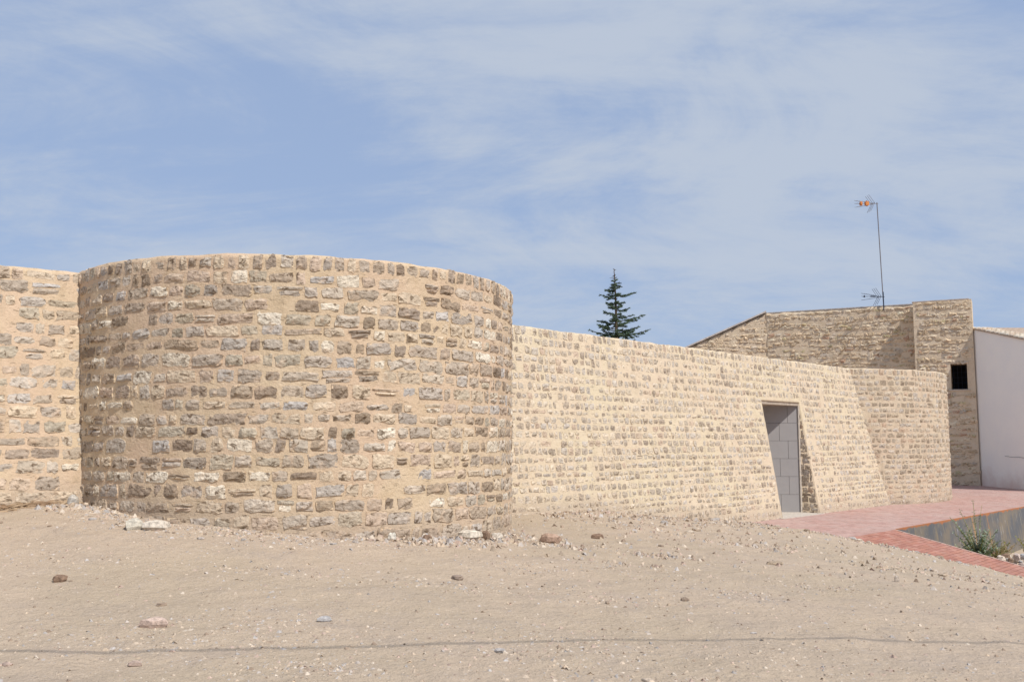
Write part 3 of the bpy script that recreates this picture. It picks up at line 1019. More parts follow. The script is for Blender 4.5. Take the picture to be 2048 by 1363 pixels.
# ---- old building behind
NB = np.array([-0.46, -0.887]); NB = NB / np.linalg.norm(NB)
AB = np.array([-NB[1], NB[0]])          # to the right
BR = np.array([19.70, 40.34])           # right edge of the buttress
d_b = float(NB @ BR); d_m = d_b - 1.2
t_br = float(AB @ BR)
t_bl = float(AB @ np.array([17.64, 41.42]))
t_ml = float(AB @ np.array([12.24, 45.56]))
bld = thing('stone_building', 'old rubble-stone building with a projecting buttress, rising behind the far bastion', 'building', (17.0, 41.8, YARD))
ZM, ZB = 6.10, 6.03
NF = np.array([-0.2, -0.98]); NF = NF / np.linalg.norm(NF); AF = np.array([-NF[1], NF[0]])
corner = np.array([12.24, 45.56])
t_c = float(AF @ corner); d_f = float(NF @ corner)
def slab(name, Adir, Ndir, d0, ta, tb, za, zb_a, zb_b, mat, seed, thick=0.5, n=60, m=50, amp=0.02, hole=None, bat=0.0):
    """wall slab whose crest runs from height zb_a to zb_b"""
    def s(t, zz):
        k = (t - ta) / (tb - ta)
        z = za + (zz) * ((zb_a + (zb_b - zb_a) * k) - za)
        p = Adir * t + Ndir * (d0 + bat * max(0, 2.2 - z))
        return np.array([p[0], p[1], z]), None, None, np.array([Ndir[0], Ndir[1], 0.0])
    zs = np.linspace(0, 1, m)
    ts = np.linspace(ta, tb, n)
    h2 = None
    if hole:
        for e in hole[:2]:
            ts[int(np.argmin(abs(ts - e)))] = e
        zf = lambda z: (z - za) / (zb_a - za)
        h2 = hole
    return s, ts, zs
s_m, ts_, zs_ = slab('wall', AB, NB, d_m, t_ml, t_bl + 0.3, -2.2, ZM, ZM, M_mort_old, 3)
face_grid(s_m, ts_, zs_, mat=M_mort_old, parent=bld, seed=51, name='wall', thick=0.5, amp=0.02)
s_f, ts_, zs_ = slab('wall', AF, NF, d_f, t_c - 4.6, t_c + 0.15, -2.2, 4.14, 6.13, M_mort_old, 3)
face_grid(s_f, ts_, zs_, mat=M_mort_bast, parent=bld, seed=53, name='wall', thick=0.5, amp=0.02)

# buttress: front with window hole (window measured along AB from the right edge)
WT0, WT1 = t_br - 0.94, t_br - 0.30
WZ0, WZ1 = 2.16, 3.27
BB = 0.055
def s_b(t, z):
    p = AB * t + NB * (d_b + BB * 0 * max(0.0, 2.2 - z))
    return np.array([p[0], p[1], z]), np.array([AB[0], AB[1], 0.0]), np.array([0, 0, 1.0]), np.array([NB[0], NB[1], 0.0])
def s_main(t, z):
    p = AB * t + NB * d_m
    return np.array([p[0], p[1], z]), np.array([AB[0], AB[1], 0.0]), np.array([0, 0, 1.0]), np.array([NB[0], NB[1], 0.0])
def s_fac(t, z):
    p = AF * t + NF * d_f
    return np.array([p[0], p[1], z]), np.array([AF[0], AF[1], 0.0]), np.array([0, 0, 1.0]), np.array([NF[0], NF[1], 0.0])
# four blocks round the window opening so that the recess is real
def block(t0, t1, z0, z1, seed, depth=1.3, foot=False):
    ts = np.linspace(t0, t1, max(2, int((t1 - t0) / 0.08) + 1)); zs = np.linspace(z0, z1, max(2, int((z1 - z0) / 0.08) + 1))
    T, Z = np.meshgrid(ts, zs)
    P = np.array([s_b(t, z)[0] for t, z in zip(T.ravel(), Z.ravel())])
    nrm = np.array([NB[0], NB[1], 0.0])
    d = 0.015 * fbm(P[:, 0] * 8, P[:, 1] * 8, P[:, 2] * 8, 3, 61)
    P = P + nrm * d[:, None]
    if foot:
        # right edge leans out towards the foot
        pass
    B = P - nrm * depth
    nt_, nz_ = len(ts), len(zs)
    ix = np.arange(nt_ * nz_).reshape(nz_, nt_); off = nt_ * nz_
    F = []
    for j in range(nz_ - 1):
        for i in range(nt_ - 1):
            F.append((ix[j, i], ix[j, i + 1], ix[j + 1, i + 1], ix[j + 1, i]))
            F.append((off + ix[j, i], off + ix[j + 1, i], off + ix[j + 1, i + 1], off + ix[j, i + 1]))
    for i in range(nt_ - 1):
        F.append((ix[0, i], off + ix[0, i], off + ix[0, i + 1], ix[0, i + 1]))
        F.append((ix[-1, i], ix[-1, i + 1], off + ix[-1, i + 1], off + ix[-1, i]))
    for j in range(nz_ - 1):
        F.append((ix[j, 0], ix[j + 1, 0], off + ix[j + 1, 0], off + ix[j, 0]))
        F.append((ix[j, -1], off + ix[j, -1], off + ix[j + 1, -1], ix[j + 1, -1]))
    return np.concatenate([P, B]), F
bg_ = Geo()
for (ta, tb, za, zb) in [(t_bl, WT0, -2.1, ZB), (WT1, t_br, -2.1, ZB), (WT0, WT1, -2.1, WZ0), (WT0, WT1, WZ1, ZB)]:
    v, f = block(ta, tb, za, zb, 1)
    bg_.add(v, f, (0.4, 0.3, 0.2, 0))
bg_.build('buttress', M_mort_old, bld)
# window: dark room behind, iron bars, sill
wg = Geo()
def BP(t, d, z):
    p = AB * t + NB * (d_b + d)
    return np.array([p[0], p[1], z])
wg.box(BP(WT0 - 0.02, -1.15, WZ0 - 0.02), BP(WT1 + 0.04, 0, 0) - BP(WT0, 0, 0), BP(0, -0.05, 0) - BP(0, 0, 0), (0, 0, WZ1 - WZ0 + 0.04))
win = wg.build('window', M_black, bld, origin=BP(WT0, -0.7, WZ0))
for i in range(4):
    g = Geo(); tt = WT0 + (i + 0.5) * (WT1 - WT0) / 4
    g.tube([BP(tt, -0.75, WZ0), BP(tt, -0.75, WZ1)], 0.008, 5)
    g.build('bar', M_dark_metal, win, origin=BP(tt, -0.33, WZ0))
for i in range(5):
    g = Geo(); zz = WZ0 + (i + 0.5) * (WZ1 - WZ0) / 5
    g.tube([BP(WT0, -0.765, zz), BP(WT1, -0.765, zz)], 0.007, 5)
    g.build('bar', M_dark_metal, win, origin=BP(WT0, -0.345, zz))
g = Geo(); g.box(BP(WT0 - 0.12, -0.4, WZ0 - 0.035), BP(WT1 + 0.22, 0, 0) - BP(WT0, 0, 0), BP(0, 0.46, 0) - BP(0, 0, 0), (0, 0, 0.04))
g.build('sill', M_conc, bld, origin=BP(WT0, 0, WZ0))

# rubble stones
rs = random.Random(51)
hs_o = lambda z, r: r.choice([0.08, 0.11, 0.13, 0.15, 0.18, 0.10])
ln_o = lambda z, r: min(0.5, max(0.10, r.gauss(0.24, 0.10)))
def skip_win(t, z, w, h):
    return t + w / 2 > WT0 - 0.01 and t - w / 2 < WT1 + 0.01 and WZ0 - 0.05 < z < WZ1 + 0.03 or t + w / 2 > t_br + 0.02
kw = dict(wave=0.09, drop=0.07, rows=2, cols=3, irregular=0.46, sink=0.07)
st = lay(rs, s_b, t_bl + 0.02, t_br - 0.05, YARD - 0.02, ZB - 0.03, hs_o, ln_o, PAL_OLD, 0.038, 0.016, 0.014, skip=skip_win, **kw)
st += lay(rs, s_main, t_ml, t_bl, 1.9, ZM - 0.08, hs_o, ln_o, PAL_OLD, 0.036, 0.016, 0.014, **kw)
def skip_f(t, z, w, h):
    return z > 6.02 - (t_c - t) * 0.432 - 0.1
st += lay(rs, s_fac, t_c - 4.4, t_c, 2.6, ZM, hs_o, ln_o, PAL_OLD[2:4] + PAL_OLD[:1], 0.04, 0.02, 0.02, skip=skip_f, **kw)
place(st, M_stone_old, bld)

# coping and roof
cg = Geo()
pm0 = AB * (t_ml) + NB * (d_m + 0.012); pm1 = AB * (t_bl) + NB * (d_m + 0.012)
def v3(p, z): return np.array([p[0], p[1], z])
cg.box(v3(pm0, ZM - 0.005), v3(pm1 - pm0, 0), v3(-NB * 0.7, 0), (0, 0, 0.04))
pb0 = AB * (t_bl - 0.04) + NB * (d_b + 0.01); pb1 = AB * (t_br - 0.10) + NB * (d_b + 0.01)
cg.box(v3(pb0, ZB), v3(pb1 - pb0, 0), v3(-NB * 1.9, 0), (0, 0, 0.035))
cg.build('coping', M_coping, bld)
rg = Geo()
rg.box(v3(pm0 - NB * 0.75, ZM + 0.04), v3(pm1 - pm0 + AB * 2.2, 0), v3(-NB * 5.0, -1.2), (0, 0, -0.12), (0.42, 0.25, 0.16, 0))
rg.build('roof', M_tile, bld)
# verge of the lower lean-to roof: slab with rafter gaps under it
vg = Geo()
c0 = corner + NF * 0.10
left_end = c0 - AF * 4.55
vg.box(v3(left_end, 4.16), v3(AF * 4.60, 1.987), v3(-NF * 3.0, 0), (0, 0, 0.075), (0.35, 0.3, 0.26, 0))
vo = vg.build('verge', M_coping, bld)
for i in range(7):
    tt = 0.55 + i * 0.62
    p = c0 - NF * 0.02 - AF * (4.55 - tt)
    g = Geo(); zr = 4.16 + 0.432 * tt
    g.box(v3(p, zr - 0.10), v3(AF * 0.09, 0.039), v3(-NF * 0.18, 0), (0, 0, 0.097), (0.1, 0.08, 0.06, 0))
    g.build('rafter_end', M_bark, vo, origin=v3(p, zr))

# ---- whitewashed house on the right
wh = thing('white_house', 'whitewashed house wall with a clay-tiled verge at the right edge', 'house', (19.8, 38.0, YARD))
wgc = Geo()
WX = 19.775
def wtop(Y): return 4.80 - (40.9 - Y) * 0.215
Ys = np.linspace(35.5, 40.9, 30)
V = []; F = []
for Y in Ys:
    x = WX + (40.3 - Y) * 0.01
    V += [(x, Y, -3.6), (x, Y, wtop(Y)), (x + 9, Y, -3.6), (x + 9, Y, wtop(Y))]
for i in range(len(Ys) - 1):
    a_ = i * 4; b_ = a_ + 4
    F += [(a_, a_ + 1, b_ + 1, b_), (a_ + 2, b_ + 2, b_ + 3, a_ + 3), (a_ + 1, a_ + 3, b_ + 3, b_ + 1)]
F += [(0, 2, 3, 1), (4 * (len(Ys) - 1), 4 * (len(Ys) - 1) + 1, 4 * (len(Ys) - 1) + 3, 4 * (len(Ys) - 1) + 2)]
wgc.add(V, F)
wgc.build('wall', M_white, wh)
rf = Geo()
rf.box((WX - 0.04, 35.3, wtop(35.3) + 0.01), (9.1, 0, 0), (0, 5.5, wtop(40.8) - wtop(35.3)), (0, 0, 0.05), (0.40, 0.30, 0.22, 0))
roof_o = rf.build('roof', M_tile, wh)
rs = random.Random(61)
i = 0
Y = 40.55
while Y > 35.8:
    for cidx in range(4):
        g = Geo()
        x = WX - 0.02 + cidx * 0.19
        z = wtop(Y) + 0.055
        v = []; f = []
        nseg = 6
        col = rs.choice([(0.70, 0.58, 0.44), (0.72, 0.62, 0.48), (0.64, 0.50, 0.37), (0.74, 0.65, 0.52)])
        L = 0.42
        for e, (yy, rr) in enumerate(((0.0, 0.078), (-L, 0.09))):
            for th in (0, 1):
                for k in range(nseg + 1):
                    an = math.pi * k / nseg
                    r_ = rr - 0.014 * th
                    v.append((x + 0.10 + math.cos(an) * r_, Y + yy, z + math.sin(an) * r_ * 0.75 + yy * 0.215 + (0.016 if e else 0.0)))
        m_ = nseg + 1
        for k in range(nseg):
            f.append((k, k + 1, 2 * m_ + k + 1, 2 * m_ + k))
            f.append((m_ + k, 3 * m_ + k, 3 * m_ + k + 1, m_ + k + 1))
            f.append((2 * m_ + k, 2 * m_ + k + 1, 3 * m_ + k + 1, 3 * m_ + k))
        f += [(0, 2 * m_, 3 * m_, m_), (nseg, m_ + nseg, 3 * m_ + nseg, 2 * m_ + nseg)]
        g.add(v, f, (*col, 0))
        g.build('tile', M_tile, roof_o, origin=(x, Y, z))
    Y -= 0.36
cr = Geo()
cr.tube([(WX - 0.002, 38.4, -0.62), (WX - 0.002, 37.9, -0.66), (WX - 0.002, 37.3, -0.65), (WX - 0.001, 36.9, -0.68)], 0.006, 4)
cr.build('crack', M_cable, wh)

# ---- television antennas
def antenna(name, label, base, top, boom_z, scale, mat, mat_box, front_box=True, dark=False, boom_dir=(-1, -0.12, -0.03)):
    a = thing(name, label, 'antenna', tuple(base))
    base = np.array(base, float); top = np.array(top, float)
    g = Geo(); g.tube([base, base * 0.5 + top * 0.5, top], 0.022 if not dark else 0.026, 6)
    g.build('mast', mat, a)
    bd = np.array(boom_dir, float); bd /= np.linalg.norm(bd)
    side = np.cross(bd, [0, 0, 1.0]); side /= np.linalg.norm(side)
    up = np.cross(side, bd)
    if up[2] < 0: up = -up
    k = (boom_z - base[2]) / (top[2] - base[2])
    b0_ = base + (top - base) * k
    g = Geo()
    L = 1.1 * scale
    st_ = b0_ + bd * 0.22 * scale
    g.tube([b0_ + bd * -0.06, st_ + bd * 0.1 * scale], 0.014, 5)
    for s_, uo in ((0.0, 0.13), (0.0, 0.02), (0.0, -0.11)):
        pass
    for uo, end in ((0.0, 0.0), (0.10, 0.04), (-0.12, -0.06)):
        g.tube([st_ + up * uo * 0.3, st_ + bd * (L - 0.22 * scale) + up * (uo + end) * scale], 0.008, 4)
    g.build('boom', mat, a, origin=b0_)
    # directors: short cross rods on the three booms
    for uo, end in ((0.0, 0.0), (0.10, 0.04), (-0.12, -0.06)):
        for j in range(5):
            f_ = 0.35 + j * 0.13
            p = st_ + up * uo * 0.3 * (1 - f_) + bd * (L - 0.22 * scale) * f_ + up * (uo + end) * scale * f_
            q_ = Geo(); q_.tube([p - side * 0.09 * scale, p + side * 0.09 * scale], 0.005, 4)
            q_.build('director', mat, a, origin=p)
    # corner reflector: angled rods up and down
    for sg in (1, -1):
        for j in range(3):
            d_ = (up * sg * 0.8 + bd * (0.55 if sg > 0 else 0.45)); d_ /= np.linalg.norm(d_)
            p0 = st_ - bd * 0.02 + side * (j - 1) * 0.16 * scale
            q_ = Geo(); q_.tube([p0, p0 + d_ * 0.46 * scale], 0.009, 4)
            q_.build('reflector_rod', mat, a, origin=p0)
    q_ = Geo()
    q_.tube([st_ - side * 0.2 * scale, st_ + side * 0.2 * scale], 0.012, 5)
    q_.build('crossbar', mat, a, origin=st_)
    # plastic housings
    p = st_ + bd * 0.20 * scale
    q_ = Geo(); ku = 0.35 if dark else 1.0; kb_ = 1.5 if dark else 1.0; c0_ = p - side * 0.07 * scale - up * 0.085 * scale * ku
    q_.box(c0_, bd * 0.16 * scale * kb_, side * 0.14 * scale * ku, up * 0.17 * scale * ku)
    if not dark: q_.tube([p + bd * 0.08 * scale - up * 0.12 * scale, p + bd * 0.08 * scale + up * 0.13 * scale], 0.04 * scale, 8)
    q_.build('dipole_housing', mat_box, a, origin=p)
    p = st_ + bd * (0.52 if not dark else 0.70) * scale
    q_ = Geo()
    sz = 1.0 if not dark else 0.5
    q_.box(p - side * 0.05 * scale * sz - up * 0.09 * scale * sz, bd * 0.09 * scale * sz, side * 0.10 * scale * sz, up * 0.18 * scale * sz)
    q_.tube([p + bd * 0.045 * scale - side * 0.08 * scale * sz, p + bd * 0.045 * scale + side * 0.08 * scale * sz], 0.05 * scale * sz, 8)
    q_.build('spreader', mat_box, a, origin=p)
    return a


antenna('tv_antenna', 'tall thin television mast with an orange-boxed aerial at its top, on the old building', (17.08, 43.25, 5.9), (16.96, 43.25, 10.98), 10.93, 1.0,
        M_steel_grey, M_orange)
antenna('tv_antenna', 'small dark aerial on a short pole at the foot of the tall mast', (16.98, 43.0, 5.9), (16.98, 43.0, 6.75), 6.52, 0.98, M_dark_metal, M_dark_metal, dark=True,
        boom_dir=(-1, -0.15, 0.0))

# ---- conifer behind the long wall
def conifer():
    rt = random.Random(77)
    base = np.array([5.06, 45.0, -2.0])
    tree = thing('conifer_tree', 'dark conifer with a thin bare tip standing alone behind the long wall', 'tree', tuple(base))
    H = 10.2
    tg_ = Geo()
    pts = []; rad = []
    for i in range(24):
        k = i / 23
        pts.append(base + np.array([-0.17 * k ** 2 + 0.02 * math.sin(k * 9), 0.03 * math.sin(k * 7), H * k])); rad.append(0.17 * (1 - k) ** 0.85 + 0.012)
    tg_.tube(pts, rad, 8)
    tg_.build('trunk', M_bark, tree)
    def trunk_at(z):
        k = (z - base[2]) / H
        return base + np.array([-0.17 * k ** 2 + 0.02 * math.sin(k * 9), 0.03 * math.sin(k * 7), H * k])
    limbs = Geo(); leaves = Geo()
    def needle_tuft(p, d, ln, dens=1.0):
        """short flat blades round a twig"""
        d = d / np.linalg.norm(d)
        ref = np.array([0, 0, 1.0]); s_ = np.cross(d, ref); s_ /= (np.linalg.norm(s_) + 1e-6); u_ = np.cross(s_, d)
        nn = max(3, int(ln / 0.014 * dens))
        for i in range(nn):
            k = (i + rt.random()) / nn
            a = rt.uniform(0, 2 * math.pi)
            o = s_ * math.cos(a) + u_ * (math.sin(a) * 0.8 + 0.15)
            q0 = p + d * ln * k
            tip = q0 + o * rt.uniform(0.05, 0.11) + d * rt.uniform(0.02, 0.07)
            wv = np.cross(o, d) * rt.uniform(0.014, 0.026)
            leaves.add([q0 - wv, q0 + wv, tip], [(0, 1, 2)])
    def branch(z, az, L, droop, foliage=1.0, tipup=0.12):
        p0 = trunk_at(z)
        d = np.array([math.cos(az), math.sin(az), 0.0])
        n = 8; P = []
        for i in range(n + 1):
            k = i / n
            P.append(p0 + d * L * k + np.array([0, 0, L * (0.10 * k - droop * k + (droop + tipup) * k * k)]) + np.array([rt.uniform(-1, 1), rt.uniform(-1, 1), rt.uniform(-1, 1)]) * 0.012 * L)
        limbs.tube(P, [0.022 * (1 - 0.85 * i / n) * (0.5 + 0.5 * L) + 0.003 for i in range(n + 1)], 4)
        if foliage <= 0: return
        for i in range(1, n + 1):
            k = i / n
            if k < 0.18: continue
            seg = P[i] - P[i - 1]
            needle_tuft(P[i - 1], seg, np.linalg.norm(seg), 1.2 * foliage)
            if rt.random() < 0.92 * foliage:
                for sg in (-1, 1):
                    if rt.random() < 0.12: continue
                    tl = (0.42 * L * (1 - k) + 0.09) * rt.uniform(0.5, 1.1)
                    tl = min(tl, 0.5)
                    sd_ = np.array([-d[1], d[0], 0.0]) * sg * rt.uniform(0.6, 1.0) + d * rt.uniform(0.35, 0.9) + np.array([0, 0, rt.uniform(-0.3, 0.12)])
                    sd_ /= np.linalg.norm(sd_)
                    limbs.tube([P[i], P[i] + sd_ * tl], [0.006, 0.002], 3)
                    needle_tuft(P[i], sd_, tl, 1.15 * foliage)
                    if tl > 0.2:
                        for h_ in (0.4, 0.7):
                            s2 = sd_ + np.cross(sd_, [0, 0, 1.0]) * rt.choice([-0.8, 0.8]); s2 /= np.linalg.norm(s2)
                            needle_tuft(P[i] + sd_ * tl * h_, s2, tl * 0.4, foliage)
    # crown radius by height: widening downwards, thin at the tip
    zt = base[2] + H
    z = zt - 0.25
    # bare twigs near the tip
    for i in range(40):
        zz = zt - rt.uniform(0.03, 1.15)
        branch(zz, rt.uniform(0, 6.28), rt.uniform(0.12, 0.40) * (0.45 + 0.6 * (zt - zz)), -0.45, 0.0 if zz > zt - 0.6 else 0.22)
    # whorls; azimuth 0 points right in the photograph, pi left
    W_ = [(1.22, 0.5), (1.42, 0.55), (1.62, 0.45), (1.85, 0.52), (2.05, 0.62), (2.3, 0.72), (2.5, 0.86), (2.72, 0.88), (2.95, 1.0), (3.2, 1.12), (3.42, 1.1), (3.7, 1.22),
          (3.95, 1.3), (4.3, 1.42), (4.7, 1.5), (5.1, 1.6), (5.5, 1.75), (6.0, 1.8), (6.5, 1.95), (7.0, 2.0), (7.5, 2.1), (8.0, 2.1)]
    for dz, Lm in W_:
        nb_ = rt.choice([3, 4, 4, 5]) if dz < 4 else 5
        a0_ = rt.uniform(0, 6.28)
        for j in range(nb_):
            branch(zt - dz - rt.uniform(-0.16, 0.16), a0_ + j * 6.28 / nb_ + rt.uniform(-0.35, 0.35), Lm * rt.uniform(0.35, 1.0), rt.uniform(-0.05, 0.28), rt.uniform(0.6, 1.0))
    # the long limbs that mark its outline
    for dz, az, L in [(1.28, 0.1, 0.95), (1.38, 3.3, 0.72), (1.05, 2.9, 0.45), (2.48, -0.15, 1.32), (2.62, 3.0, 0.92), (2.15, 3.35, 0.62), (1.98, 0.2, 0.66), (3.18, 3.1, 1.28),
                      (3.20, 0.1, 1.58), (2.86, 3.4, 0.92), (2.95, 0.3, 1.15)]:
        branch(zt - dz - 0.08, az, L, 0.05, 1.0, 0.12)
    limbs.build('branch', M_bark, tree)
    leaves.build('crown', M_needle, tree)
    return tree


conifer()

# ------------------------------------------------------------------ loose rocks, gravel, weeds
def rock_geo(rng, P, size, col, flat=0.6, yaw=None, lo=False):
    """irregular faceted stone: sizes along x, y, z"""
    sx, sy, sz = size
    yaw = rng.uniform(0, 6.28) if yaw is None else yaw
    vs = []; f = []
    rings = [(-0.5, 0.75), (-0.1, 1.0), (0.32, 0.88), (0.5, 0.45)] if not lo else [(-0.5, 0.8), (0.15, 1.0), (0.5, 0.5)]
    ns_ = 7 if not lo else 5
    offs = [rng.uniform(0.72, 1.12) for _ in range(ns_)]
    for zz, rr in rings:
        for k in range(ns_):
            a = 2 * math.pi * (k + 0.25 * rng.uniform(-1, 1)) / ns_
            ca, sa = math.cos(a), math.sin(a)
            # squarish plan
            m = max(abs(ca), abs(sa)) ** 0.55
            r_ = rr * offs[k] / m * rng.uniform(0.9, 1.08) * 0.5
            x, y = ca * r_ * sx, sa * r_ * sy
            vs.append((x * math.cos(yaw) - y * math.sin(yaw), x * math.sin(yaw) + y * math.cos(yaw), (zz + rng.uniform(-0.08, 0.08)) * sz))
    for j in range(len(rings) - 1):
        for k in range(ns_):
            k2 = (k + 1) % ns_
            f.append((j * ns_ + k, j * ns_ + k2, (j + 1) * ns_ + k2, (j + 1) * ns_ + k))
    f.append(tuple((len(rings) - 1) * ns_ + k for k in range(ns_)))
    f.append(tuple(range(ns_ - 1, -1, -1)))
    return np.array(vs) + np.asarray(P, float), f, (*col, 0)


WHITE_R = (0.56, 0.495, 0.41); GREY_R = (0.42, 0.40, 0.385); BROWN_R = (0.24, 0.16, 0.11); PINK_R = (0.50, 0.38, 0.31); TAN_R = (0.46, 0.36, 0.26)
rr = random.Random(91)
ROCKS = [  # x, y, size, colour, label
    (-2.73, 7.46, (0.24, 0.13, 0.075), PINK_R, 0.15, 'flat pinkish slab lying alone in the left foreground soil'),
    (0.48, 12.55, (0.31, 0.2, 0.13), (0.38, 0.26, 0.19), -0.2, 'brown block with a dark side, lying in the soil right of the near bastion'),
    (-3.90, 10.55, (0.34, 0.2, 0.12), WHITE_R, 0.3, 'largest pale boulder of the heap at the foot of the near bastion'),
    (-4.12, 10.5, (0.22, 0.16, 0.13), (0.50, 0.46, 0.38), 0.9, 'rounded tan boulder left of the pale boulder by the near bastion'),
    (-5.22, 11.42, (0.16, 0.14, 0.17), (0.50, 0.46, 0.40), 0.3, 'upright grey stone wedged in the corner of left wall and bastion'),
    (-0.52, 11.95, (0.34, 0.2, 0.13), (0.60, 0.53, 0.43), 0.25, 'long pale stone leaning on the right foot of the near bastion'),
    (-0.33, 12.0, (0.17, 0.1, 0.13), BROWN_R, -0.7, 'dark brown splinter beside the long pale stone at the bastion foot'),
    (-0.20, 12.35, (0.16, 0.12, 0.09), WHITE_R, 0.4, 'small whitish stone at the right end of the bastion foot'),
    (-1.38, 11.15, (0.12, 0.11, 0.11), (0.68, 0.63, 0.53), 0.1, 'round cream stone standing at the middle of the bastion foot'),
    (-1.0, 11.35, (0.14, 0.1, 0.08), BROWN_R, 0.9, 'small dark brown stone between the cream stone and long pale stone'),
    (1.22, 13.8, (0.20, 0.13, 0.09), BROWN_R, 0.3, 'dark stone in the rubble halfway between bastion foot and long wall'),
    (-0.55, 9.6, (0.15, 0.10, 0.05), (0.30, 0.23, 0.18), -0.3, 'low brown stone in open soil in front of the near bastion'),
    (3.0, 6.28, (0.12, 0.11, 0.085), (0.26, 0.17, 0.11), -0.4, 'dark brown nugget at the lower right of the foreground'),
    (2.91, 6.36, (0.15, 0.10, 0.05), (0.34, 0.26, 0.2), 0.2, 'flat brown stone next to the dark nugget at lower right'),
    (4.66, 11.75, (0.06, 0.05, 0.09), (0.46, 0.39, 0.32), 0.2, 'thin upright chip of stone near the right-hand soil slope'),
    (3.28, 12.1, (0.22, 0.12, 0.05), (0.36, 0.28, 0.2), 0.1, 'flat dark flake on bare soil below the brick ramp'),
    (-4.0, 8.6, (0.13, 0.08, 0.07), BROWN_R, 0.7, 'dark stone near the left edge of the foreground'),
    (-1.5, 7.8, (0.13, 0.08, 0.05), GREY_R, 0.2, 'grey chip of stone near the middle of the foreground'),
    (0.38, 5.92, (0.11, 0.07, 0.05), (0.55, 0.50, 0.47), -0.2, 'small pale stone at the bottom edge of the picture'),
    (1.82, 6.35, (0.11, 0.08, 0.04), (0.47, 0.40, 0.35), 0.2, 'flat greyish stone just below the cable shadow, right of centre'),
]
for (x, y, sz, c, yaw, lab) in ROCKS:
    z = zg(x, y)[0] + sz[2] * 0.28
    g = Geo(); g.add(*rock_geo(rr, (x, y, z), sz, c, yaw=yaw))
    o = g.build('rock', M_rock, origin=(x, y, z))
    o['label'] = lab; o['category'] = 'rock'

# lesser stones: strewn over the soil, thicker at the wall feet and along the paving
def band_point(r):
    k = r.random()
    if k < 0.28:      # foot of near bastion
        a = math.radians(r.uniform(215, 345)); d = R1 + abs(r.gauss(0, 0.3)) + 0.05
        return C1[0] + d * math.cos(a), C1[1] + d * math.sin(a)
    if k < 0.55:      # slope before the long wall
        t = r.uniform(12.6, 20.8); d = 0.6 + abs(r.gauss(0, 1.5))
        p = A * t + NRM * (D_LONG + d); return p[0], p[1]
    if k < 0.62 and k >= 0.55:      # foot of the left wall
        p = AL * (tl1 - 1.3 * r.random()) + NL * (D_LEFT + 0.52 + abs(r.gauss(0, 0.15))); return p[0], p[1]
    if k < 0.80:      # line along the bricks
        P_ = [(5.5, 21.8), (6.0, 20.2), (6.3, 19.2), (6.9, 18.45), (7.8, 18.1), (8.9, 17.75), (9.6, 17.5)]
        i = r.randrange(6); f_ = r.random()
        return (P_[i][0] * (1 - f_) + P_[i + 1][0] * f_ + r.gauss(-0.12, 0.12), P_[i][1] * (1 - f_) + P_[i + 1][1] * f_ - abs(r.gauss(0, 0.35)) + 0.05)
    y = 5.7 + 12 * r.random() ** 1.3
    return r.uniform(-0.56, 0.56) * y, y
COLS = [(0.52, 0.44, 0.35), (0.49, 0.395, 0.30), (0.40, 0.365, 0.335), (0.44, 0.33, 0.265), TAN_R, (0.42, 0.335, 0.25), (0.30, 0.225, 0.165), (0.43, 0.375, 0.325)]
COLN = ['pale cream', 'buff', 'grey', 'pinkish brown', 'tan', 'light brown', 'dark brown', 'greyish']
for i in range(300):
    x, y = band_point(rr)
    if np.hypot(x - C1[0], y - C1[1]) < R1: continue
    s = (0.04 + 0.10 * rr.random() ** 1.8) * (1.35 if y > 14 else 0.85)
    sz = (s * 1.1, s * rr.uniform(0.5, 0.9), s * rr.uniform(0.18, 0.42))
    z = zg(x, y)[0] + sz[2] * 0.18
    ci = rr.randrange(8); g = Geo(); g.add(*rock_geo(rr, (x, y, z), sz, COLS[ci]))
    o = g.build('loose_stone', M_rock, origin=(x, y, z))
    d_b1 = np.hypot(x - C1[0], y - C1[1]) - R1
    d_l = np.dot((x, y), NRM) - D_LONG
    d_w = np.dot((x, y), NL) - D_LEFT
    if d_b1 < 0.5: zone = 'at the foot of the near round bastion'
    elif x < -5.0 and d_w < 1.3: zone = 'at the foot of the short left wall'
    elif x > 5.3 and y > 16.4: zone = 'along the edge of the brick paving'
    elif d_l < 3.6 and x > -0.3: zone = 'on the stony slope below the long wall'
    elif y > 10: zone = 'on open soil in the middle distance'
    elif x < 0: zone = 'on open soil in the left foreground'
    else: zone = 'on open soil in the right foreground'
    o['label'] = 'small ' + COLN[ci] + ' loose stone ' + zone; o['category'] = 'stone'
    o['group'] = 'loose stones strewn over the soil'

